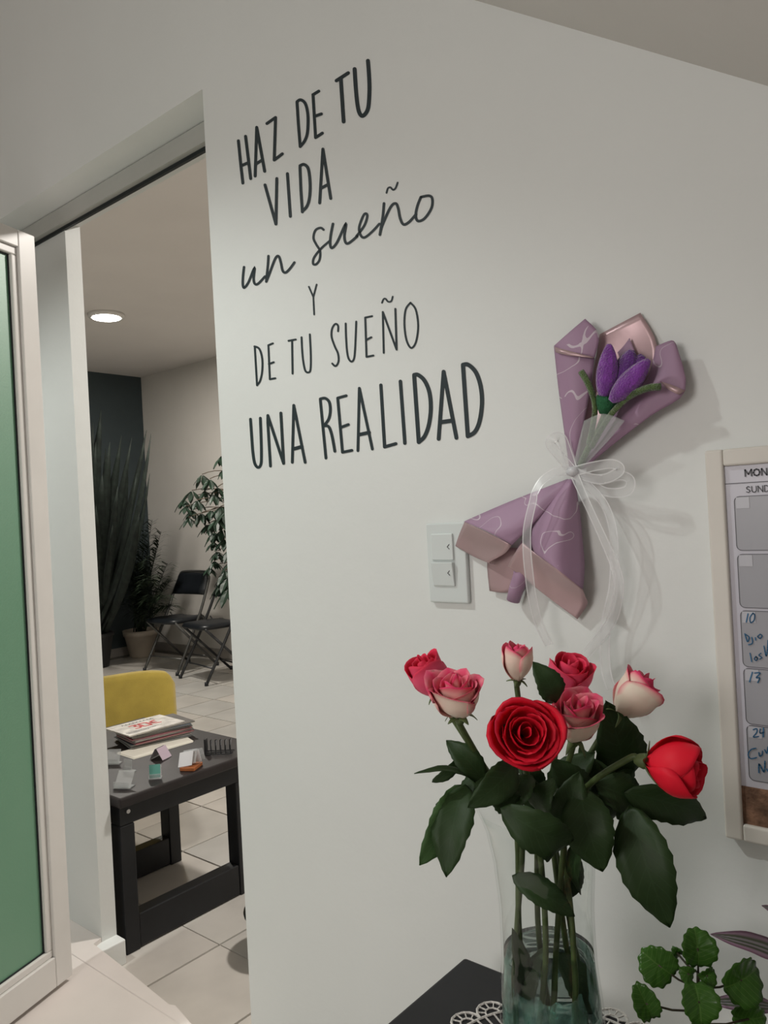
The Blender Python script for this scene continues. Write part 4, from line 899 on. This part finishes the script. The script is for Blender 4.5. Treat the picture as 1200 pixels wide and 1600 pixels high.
def rose(name_label, px, py, dep, rpx, hratio, axis, kind, openness, stem_a, leaves=(), n=14, seed=1, sep=True, petal_l=None):
    """px,py: centre of the bloom; rpx: its radius in photo pixels; axis: direction the bloom faces (right, up, toward viewer)"""
    random.seed(seed)
    cen = at(px, py, dep); R = rpx*dep/F_PX; H = R*hratio
    ax = (_r*axis[0]+_u*axis[1]-_f*axis[2]).normalized(); e1 = ax.orthogonal().normalized(); e2 = ax.cross(e1)
    base = cen-ax*H*.52
    foot = Vector((VX+math.cos(stem_a)*.034, VY+math.sin(stem_a)*.034, VB+.016))
    g = thing('rose', foot, name_label, 'rose', 'roses in the glass vase')
    m = {'red': PET_RED, 'pink': PET_PINK, 'bi': PET_BI}[kind]
    for i in range(n):
        t_ = i/(n-1); phi0 = i*2.39996+seed; rm = R*(.13+.83*t_**.75)*random.uniform(.96, 1.04); a = PI*(.66-.24*t_)
        Hi = H*(1.0-(.40 if kind == 'red' and openness > .5 else .16)*t_*openness+random.uniform(-.03, .03)); flare = openness*t_
        tipo = random.uniform(-.3, .3); wav = random.uniform(0, 6); lean = random.uniform(-.10, .10)*t_; lift = random.uniform(-.05, .05)
        NU, NV = 9, 9; A = []; Bq = []; pA = []; pB = []
        for iv in range(NV+1):
            v = iv/NV
            for iu in range(NU+1):
                u = -1+2*iu/NU
                cup = math.sin(min(v*1.5, 1)*PI/2)**.75
                rr = rm*(.12+.88*cup)
                if v > .62: rr -= rm*(1-openness)*1.0*(v-.62)**1.6*(1.1)
                rr += R*flare*.42*max(0, v-.66)**1.3*2.0*(1-.35*u*u)
                rr += R*.02*math.sin(u*5+wav)*v*v
                z = Hi*(v-.20*u*u*v*v-.06*abs(u)**3+lift*v+lean*u*v); rr += rm*.07*math.sin(u*3+wav)*v*v
                curl = max(0, (v-.82)/.18)
                z -= R*curl*curl*.20*flare; rr += R*curl*.10*flare
                if kind == 'bi' and v > .8: rr += R*.16*flare*math.exp(-((u-tipo)/.22)**2)*(v-.8)/.2; z += R*.10*math.exp(-((u-tipo)/.22)**2)*(v-.8)/.2
                ph = phi0+u*a*(.55+.45*math.sin(PI*min(v*.62+.12, 1)))
                rad = e1*math.cos(ph)+e2*math.sin(ph)
                p = base+ax*z+rad*rr
                A.append(p); Bq.append(p-rad*.0007*(1 if 0 < iv < NV and 0 < iu < NU else .3))
                edge_ = max(v, abs(u)*.93 if v > .35 else 0)
                oc = max(0, min(1, (edge_-.82)/.18)); pA.append(oc*.95+.03+(.45*(1-t_) if kind == 'bi' else 0))
                ic = max(0, min(1, (v-.25)/.5)); pB.append(.5+.5*ic*(.75+.25*math.sin(u*9+wav)))
        q_ = NU+1; N_ = len(A)
        F1 = [(i_*q_+j, i_*q_+j+1, (i_+1)*q_+j+1, (i_+1)*q_+j) for i_ in range(NV) for j in range(NU)]
        F2 = [tuple(N_+k for k in f[::-1]) for f in F1]
        bd_ = [j for j in range(NU+1)]+[k*q_+NU for k in range(1, NV+1)]+[NV*q_+j for j in range(NU-1, -1, -1)]+[k*q_ for k in range(NV-1, 0, -1)]
        F3 = [(bd_[(k+1) % len(bd_)], bd_[k], bd_[k]+N_, bd_[(k+1) % len(bd_)]+N_) for k in range(len(bd_))]
        mesh('petal', A+Bq, F1+F2+F3, m, g, True, pig=pA+pB)
    # calyx and sepals
    b = MB(); prof = [(.0, -.42), (.12, -.38), (.20, -.25), (.24, -.10), (.22, .02), (.12, .06)]
    P = []
    for r_, z_ in prof: P.append((r_*R*1.0, z_*R))
    N_ = 14; V = []
    for r_, z_ in P:
        for j in range(N_): aa = 2*PI*j/N_; V.append(base+ax*z_+(e1*math.cos(aa)+e2*math.sin(aa))*r_)
    b.add(V, [(i_*N_+j, i_*N_+(j+1) % N_, (i_+1)*N_+(j+1) % N_, (i_+1)*N_+j) for i_ in range(len(P)-1) for j in range(N_)])
    calyx = b.build('calyx', SEPAL, g, True)
    for k in range(5):
        aa = 2*PI*k/5+seed; rad = e1*math.cos(aa)+e2*math.sin(aa); tg = ax.cross(rad); V = []
        down = random.uniform(.1, 1.0) if kind != 'red' else random.uniform(-.8, .2)
        for i_ in range(7):
            s_ = i_/6; p = base+rad*R*(.2+.45*s_)-ax*R*down*.55*s_*s_+ax*R*(.05 if down > 0 else .25)*s_; ww = R*.13*(1-s_)**.7+.0003
            V += [p-tg*ww, p-ax*ww*.2, p+tg*ww]
        o = mesh('sepal', V, [(i_*3+j, i_*3+j+1, (i_+1)*3+j+1, (i_+1)*3+j) for i_ in range(6) for j in range(2)], SEPAL, calyx, True); solid(o, .0006)
    # stem: out of the vase mouth, through the neck, to the bottom
    sb_ = base-ax*R*.4; neck = Vector((VX, VY, VB+.30))+(Vector((sb_.x, sb_.y, 0))-Vector((VX, VY, 0)))*.28; neck.z = VB+.30
    o_ = Vector((neck.x-VX, neck.y-VY, 0))
    if o_.length > .048: o_ = o_*(.048/o_.length); neck.x = VX+o_.x; neck.y = VY+o_.y
    low = foot.lerp(neck, .5); low.x = VX+(low.x-VX)*.9+math.cos(seed*2.1)*.012; low.y = VY+(low.y-VY)*.9+math.sin(seed*2.1)*.012
    pts = cat_rom([foot, low, neck, (neck+sb_)/2-ax*.012+Vector((0, 0, .004)), sb_-ax*.004, base-ax*R*.3], 6)
    MB().tube(pts, [.0033]*len(pts), 8).build('stem', RSTEM, g, True)
    for l in leaves:
        leaf3(g, *l[0], **l[1])
    return g
def L_(b, t, d0, d1, w_, **k): return ((b, t, d0, d1, w_), k)
rose('pink-red rose at the far left, behind the cream and pink one', 670, 1054, .86, 33, 2.1, (-.42, .86, .22), 'pink', .42, 2.6,
     [L_((722, 1226), (655, 1352), .80, .76, 56, m=RLEAFL, tilt=-.3), L_((728, 1226), (698, 1371), .79, .745, 66, tilt=.35), L_((750, 1228), (647, 1209), .80, .78, 16, tilt=1.0), L_((770, 1215), (722, 1262), .80, .8, 40, tilt=.5)], 10, 2)
rose('cream rose with pink rim, open and tilted, left of the big red rose', 714, 1086, .78, 42, 1.7, (-.14, .92, .34), 'bi', .78, 3.4,
     [L_((758, 1222), (697, 1157), .80, .82, 40, tilt=.2), L_((675, 1222), (728, 1170), .83, .83, 18, tilt=.4), L_((806, 1190), (730, 1262), .77, .74, 52, tilt=-.3)], 13, 5)
SUBM = leafmat('submerged_leaf', (.03, .05, .022), (.06, .09, .04), .5)
rose('small upright cream bud with pink rim, topmost of all', 809, 1034, .88, 27, 2.1, (.0, .98, .1), 'bi', .32, 1.9,
     [L_((868, 1098), (832, 1034), .80, .80, 44, tilt=.3), L_((862, 1262), (815, 1205), .82, .8, 46, tilt=-.4), L_((850, 1230), (800, 1180), .82, .82, 30), L_((812, 1560), (800, 1450), .85, .83, 36, m=SUBM, tilt=.5)], 9, 8)
rose('pink-red rose with round back petals behind the central flowers', 888, 1056, .90, 38, 1.75, (.08, .90, .35), 'pink', .5, 1.1,
     [L_((905, 1245), (860, 1185), .84, .82, 56, tilt=.2), L_((890, 1290), (830, 1238), .83, .8, 56), L_((930, 1225), (905, 1165), .86, .85, 34), L_((870, 1330), (830, 1285), .83, .8, 46), L_((870, 1490), (915, 1580), .85, .85, 44, m=SUBM, tilt=-.4)], 10, 3)
rose('large open bright red rose facing the room, front and centre', 821, 1146, .72, 55, 1.2, (-.04, .36, .93), 'red', .72, 4.3,
     [L_((782, 1262), (896, 1312), .74, .75, 66, tilt=.3, bow=.02), L_((800, 1262), (762, 1212), .77, .76, 44), L_((832, 1212), (800, 1275), .78, .77, 50, tilt=.5), L_((800, 1368), (898, 1432), .82, .80, 42, tilt=-.2), L_((848, 1275), (868, 1215), .79, .78, 44, tilt=-.5)], 14, 9)
rose('cream and pink rose opening upward, right of the big red rose', 902, 1122, .80, 41, 1.95, (.02, .88, .42), 'bi', .72, .4,
     [L_((905, 1232), (942, 1362), .80, .77, 78, tilt=.1, bow=.02), L_((880, 1300), (905, 1205), .81, .8, 60), L_((868, 1255), (930, 1175), .86, .84, 60, tilt=-.4), L_((914, 1300), (908, 1398), .83, .84, 30, tilt=.8), L_((960, 1245), (915, 1180), .87, .85, 50), L_((850, 1480), (835, 1590), .84, .83, 30, m=SUBM, tilt=.7)], 13, 4)
rose('cream rose with pink rim leaning right against the white wall', 992, 1086, .86, 37, 2.0, (.62, .70, .05), 'bi', .62, 5.6,
     [L_((976, 1215), (946, 1094), .88, .86, 78, tilt=.2), L_((925, 1262), (990, 1188), .87, .88, 64, tilt=-.2), L_((905, 1340), (892, 1402), .86, .86, 26), L_((1000, 1275), (945, 1215), .86, .85, 56)], 12, 6)
rose('deep red rosebud pointing right, lowest of all the flowers', 1056, 1200, .76, 52, 1.6, (.86, -.06, .50), 'red', .26, 5.0,
     [L_((984, 1258), (1047, 1449), .80, .76, 84, tilt=.15, bow=.02), L_((975, 1238), (1103, 1278), .81, .84, 60, tilt=.3, droop=-.008), L_((930, 1225), (1000, 1262), .82, .83, 62, tilt=-.3), L_((945, 1295), (890, 1225), .84, .82, 62), L_((990, 1290), (1010, 1235), .84, .83, 40)], 11, 7)

# ---------------------------------------------------------------- two pot plants at the right of the side table
def potted(c, r, h, m, g):
    MB().lathe(c, [(0, 0), (r*.7, 0), (r*.95, h*.82), (r, h*.82), (r, h), (r*.9, h), (r*.85, h*.8), (0, h*.8)], 32).build('pot', m, g, True)
    MB().lathe(c, [(0, h*.805), (r*.84, h*.805), (r*.6, h*.85), (0, h*.87)], 24).build('soil', SOIL, g)
ic = Vector((-.155, -.30, TZ+.0005))
iv = thing('swedish_ivy', ic, 'small plant with round scalloped bright green leaves at the lower right', 'potted plant')
potted(ic, .045, .06, mat('small_terracotta', (.35, .14, .07), .8, .1, 20), iv)
D = .86
soilp = ic+Vector((0, 0, .05))
node = at(1091, 1545, D); node2 = at(1091, 1520, D)
MB().tube(cat_rom([soilp, at(1094, 1620, D), at(1092, 1575, D), node, node2], 4), .002, 6).build('stem', IVYS, iv, True)
def round_leaf(parent, cx, cy, rx, ry, dep, ang, tilt, m=IVY, att=None, tilt2=0):
    c = at(cx, cy, dep); view = (CAM-c).normalized()
    a = R_(ang); x_ = (_r*math.cos(a)+_u*math.sin(a)); y_ = (-_r*math.sin(a)+_u*math.cos(a)); n_ = x_.cross(y_)
    Q = Matrix.Rotation(tilt, 3, x_) @ Matrix.Rotation(tilt2, 3, y_); x_, y_, n_ = Q @ x_, Q @ y_, Q @ n_
    s = dep/F_PX; V = [c-n_*.001]; uv = [(.5, .5)]; N = 78; rings = 5
    for k in range(1, rings+1):
        f_ = k/rings
        for j in range(N):
            t_ = 2*PI*j/N; sc_ = 1+(.045*math.cos(t_*13) if k == rings else 0)-(.12*math.exp(-((t_-PI*1.5)/.35)**2))
            px_, py_ = math.cos(t_)*rx*f_*sc_*s, math.sin(t_)*ry*f_*sc_*s
            V.append(c+x_*px_+y_*py_+n_*(.004*f_*f_*math.cos(t_*2)-.0005*math.cos(t_*9)*f_+abs(px_)*.22)); uv.append((.5+.5*math.cos(t_)*f_, .5+.5*math.sin(t_)*f_))
    F_ = [(0, 1+j, 1+(j+1) % N) for j in range(N)]
    for k in range(rings-1):
        o_ = 1+k*N; F_ += [(o_+j, o_+N+j, o_+N+(j+1) % N, o_+(j+1) % N) for j in range(N)]
    o = mesh('leaf', V, F_, m, parent, True, uv=uv); solid(o, .0007)
    if att is not None: MB().tube([c, (c+att)/2-Vector((0, 0, .003)), att], .0012, 6).build('petiole', IVYS, parent, True)
round_leaf(iv, 1029, 1508, 30, 31, .86, 55, -.2, att=node)
round_leaf(iv, 1090, 1482, 28, 29, .86, 0, -.3, att=node2)
round_leaf(iv, 1159, 1531, 38, 35, .84, -70, -.25, att=node)
round_leaf(iv, 1009, 1568, 20, 33, .85, 25, 0, att=at(1091, 1580, D))
round_leaf(iv, 1092, 1566, 30, 30, .82, 180, .5, att=node)
round_leaf(iv, 1075, 1521, 14, 13, .85, 70, 0, att=node)
round_leaf(iv, 1105, 1524, 15, 14, .845, -60, 0, att=node)
round_leaf(iv, 1058, 1489, 9, 9, .88, 40, 0, att=node2)
round_leaf(iv, 1092, 1604, 14, 14, .83, 180, .3, att=at(1092, 1590, D))
round_leaf(iv, 1170, 1592, 30, 26, .86, -80, .2, att=at(1100, 1600, D))
# tradescantia with purple striped leaves
TRD = mat('tradescantia_striped', (.10, .13, .08), .35); nt = TRD.node_tree; b_ = nt.nodes['Principled BSDF']
uv = nt.nodes.new('ShaderNodeUVMap'); sx = nt.nodes.new('ShaderNodeSeparateXYZ'); nt.links.new(uv.outputs[0], sx.inputs[0])
rp = nt.nodes.new('ShaderNodeValToRGB'); rp.color_ramp.interpolation = 'EASE'; el = rp.color_ramp.elements
el[0].position = 0; el[0].color = (.22, .10, .17, 1); el[1].position = 1; el[1].color = (.16, .07, .12, 1)
for pos, c in ((.18, (.35, .24, .32)), (.3, (.07, .09, .05)), (.42, (.33, .30, .33)), (.5, (.05, .08, .04)), (.6, (.30, .28, .30)), (.7, (.07, .09, .05)), (.85, (.30, .2, .27))): e_ = el.new(pos); e_.color = (*c, 1)
nt.links.new(sx.outputs[0], rp.inputs[0]); nt.links.new(rp.outputs[0], b_.inputs['Base Color'])
tr_c = Vector((-.035, -.26, TZ+.0005))
tr = thing('inch_plant', tr_c, 'plant with purple and silver striped pointed leaves at the right edge', 'potted plant')
potted(tr_c, .05, .07, mat('grey_small_pot', (.2, .2, .2), .6), tr)
q0 = at(1235, 1500, .86)
MB().tube(cat_rom([tr_c+Vector((0, 0, .055)), (tr_c+q0)/2+Vector((0, 0, .03)), q0, at(1240, 1440, .86), at(1245, 1400, .86)], 4), .0028, 6).build('stem', mat('purple_stem', (.12, .04, .08), .5), tr, True)
for b0, t0, d0, d1, w_, tl in (((1238, 1502), (1110, 1460), .86, .84, 34, .5), ((1240, 1440), (1190, 1415), .86, .85, 20, .3), ((1215, 1575), (1105, 1565), .87, .88, 26, .2), ((1238, 1480), (1330, 1440), .86, .86, 34, .3), ((1240, 1420), (1300, 1370), .86, .86, 30, .3), ((1242, 1405), (1225, 1330), .86, .87, 26, .5)):
    leaf3(tr, b0, t0, d0, d1, w_, TRD, bow=.008, tilt=tl, serr=False)
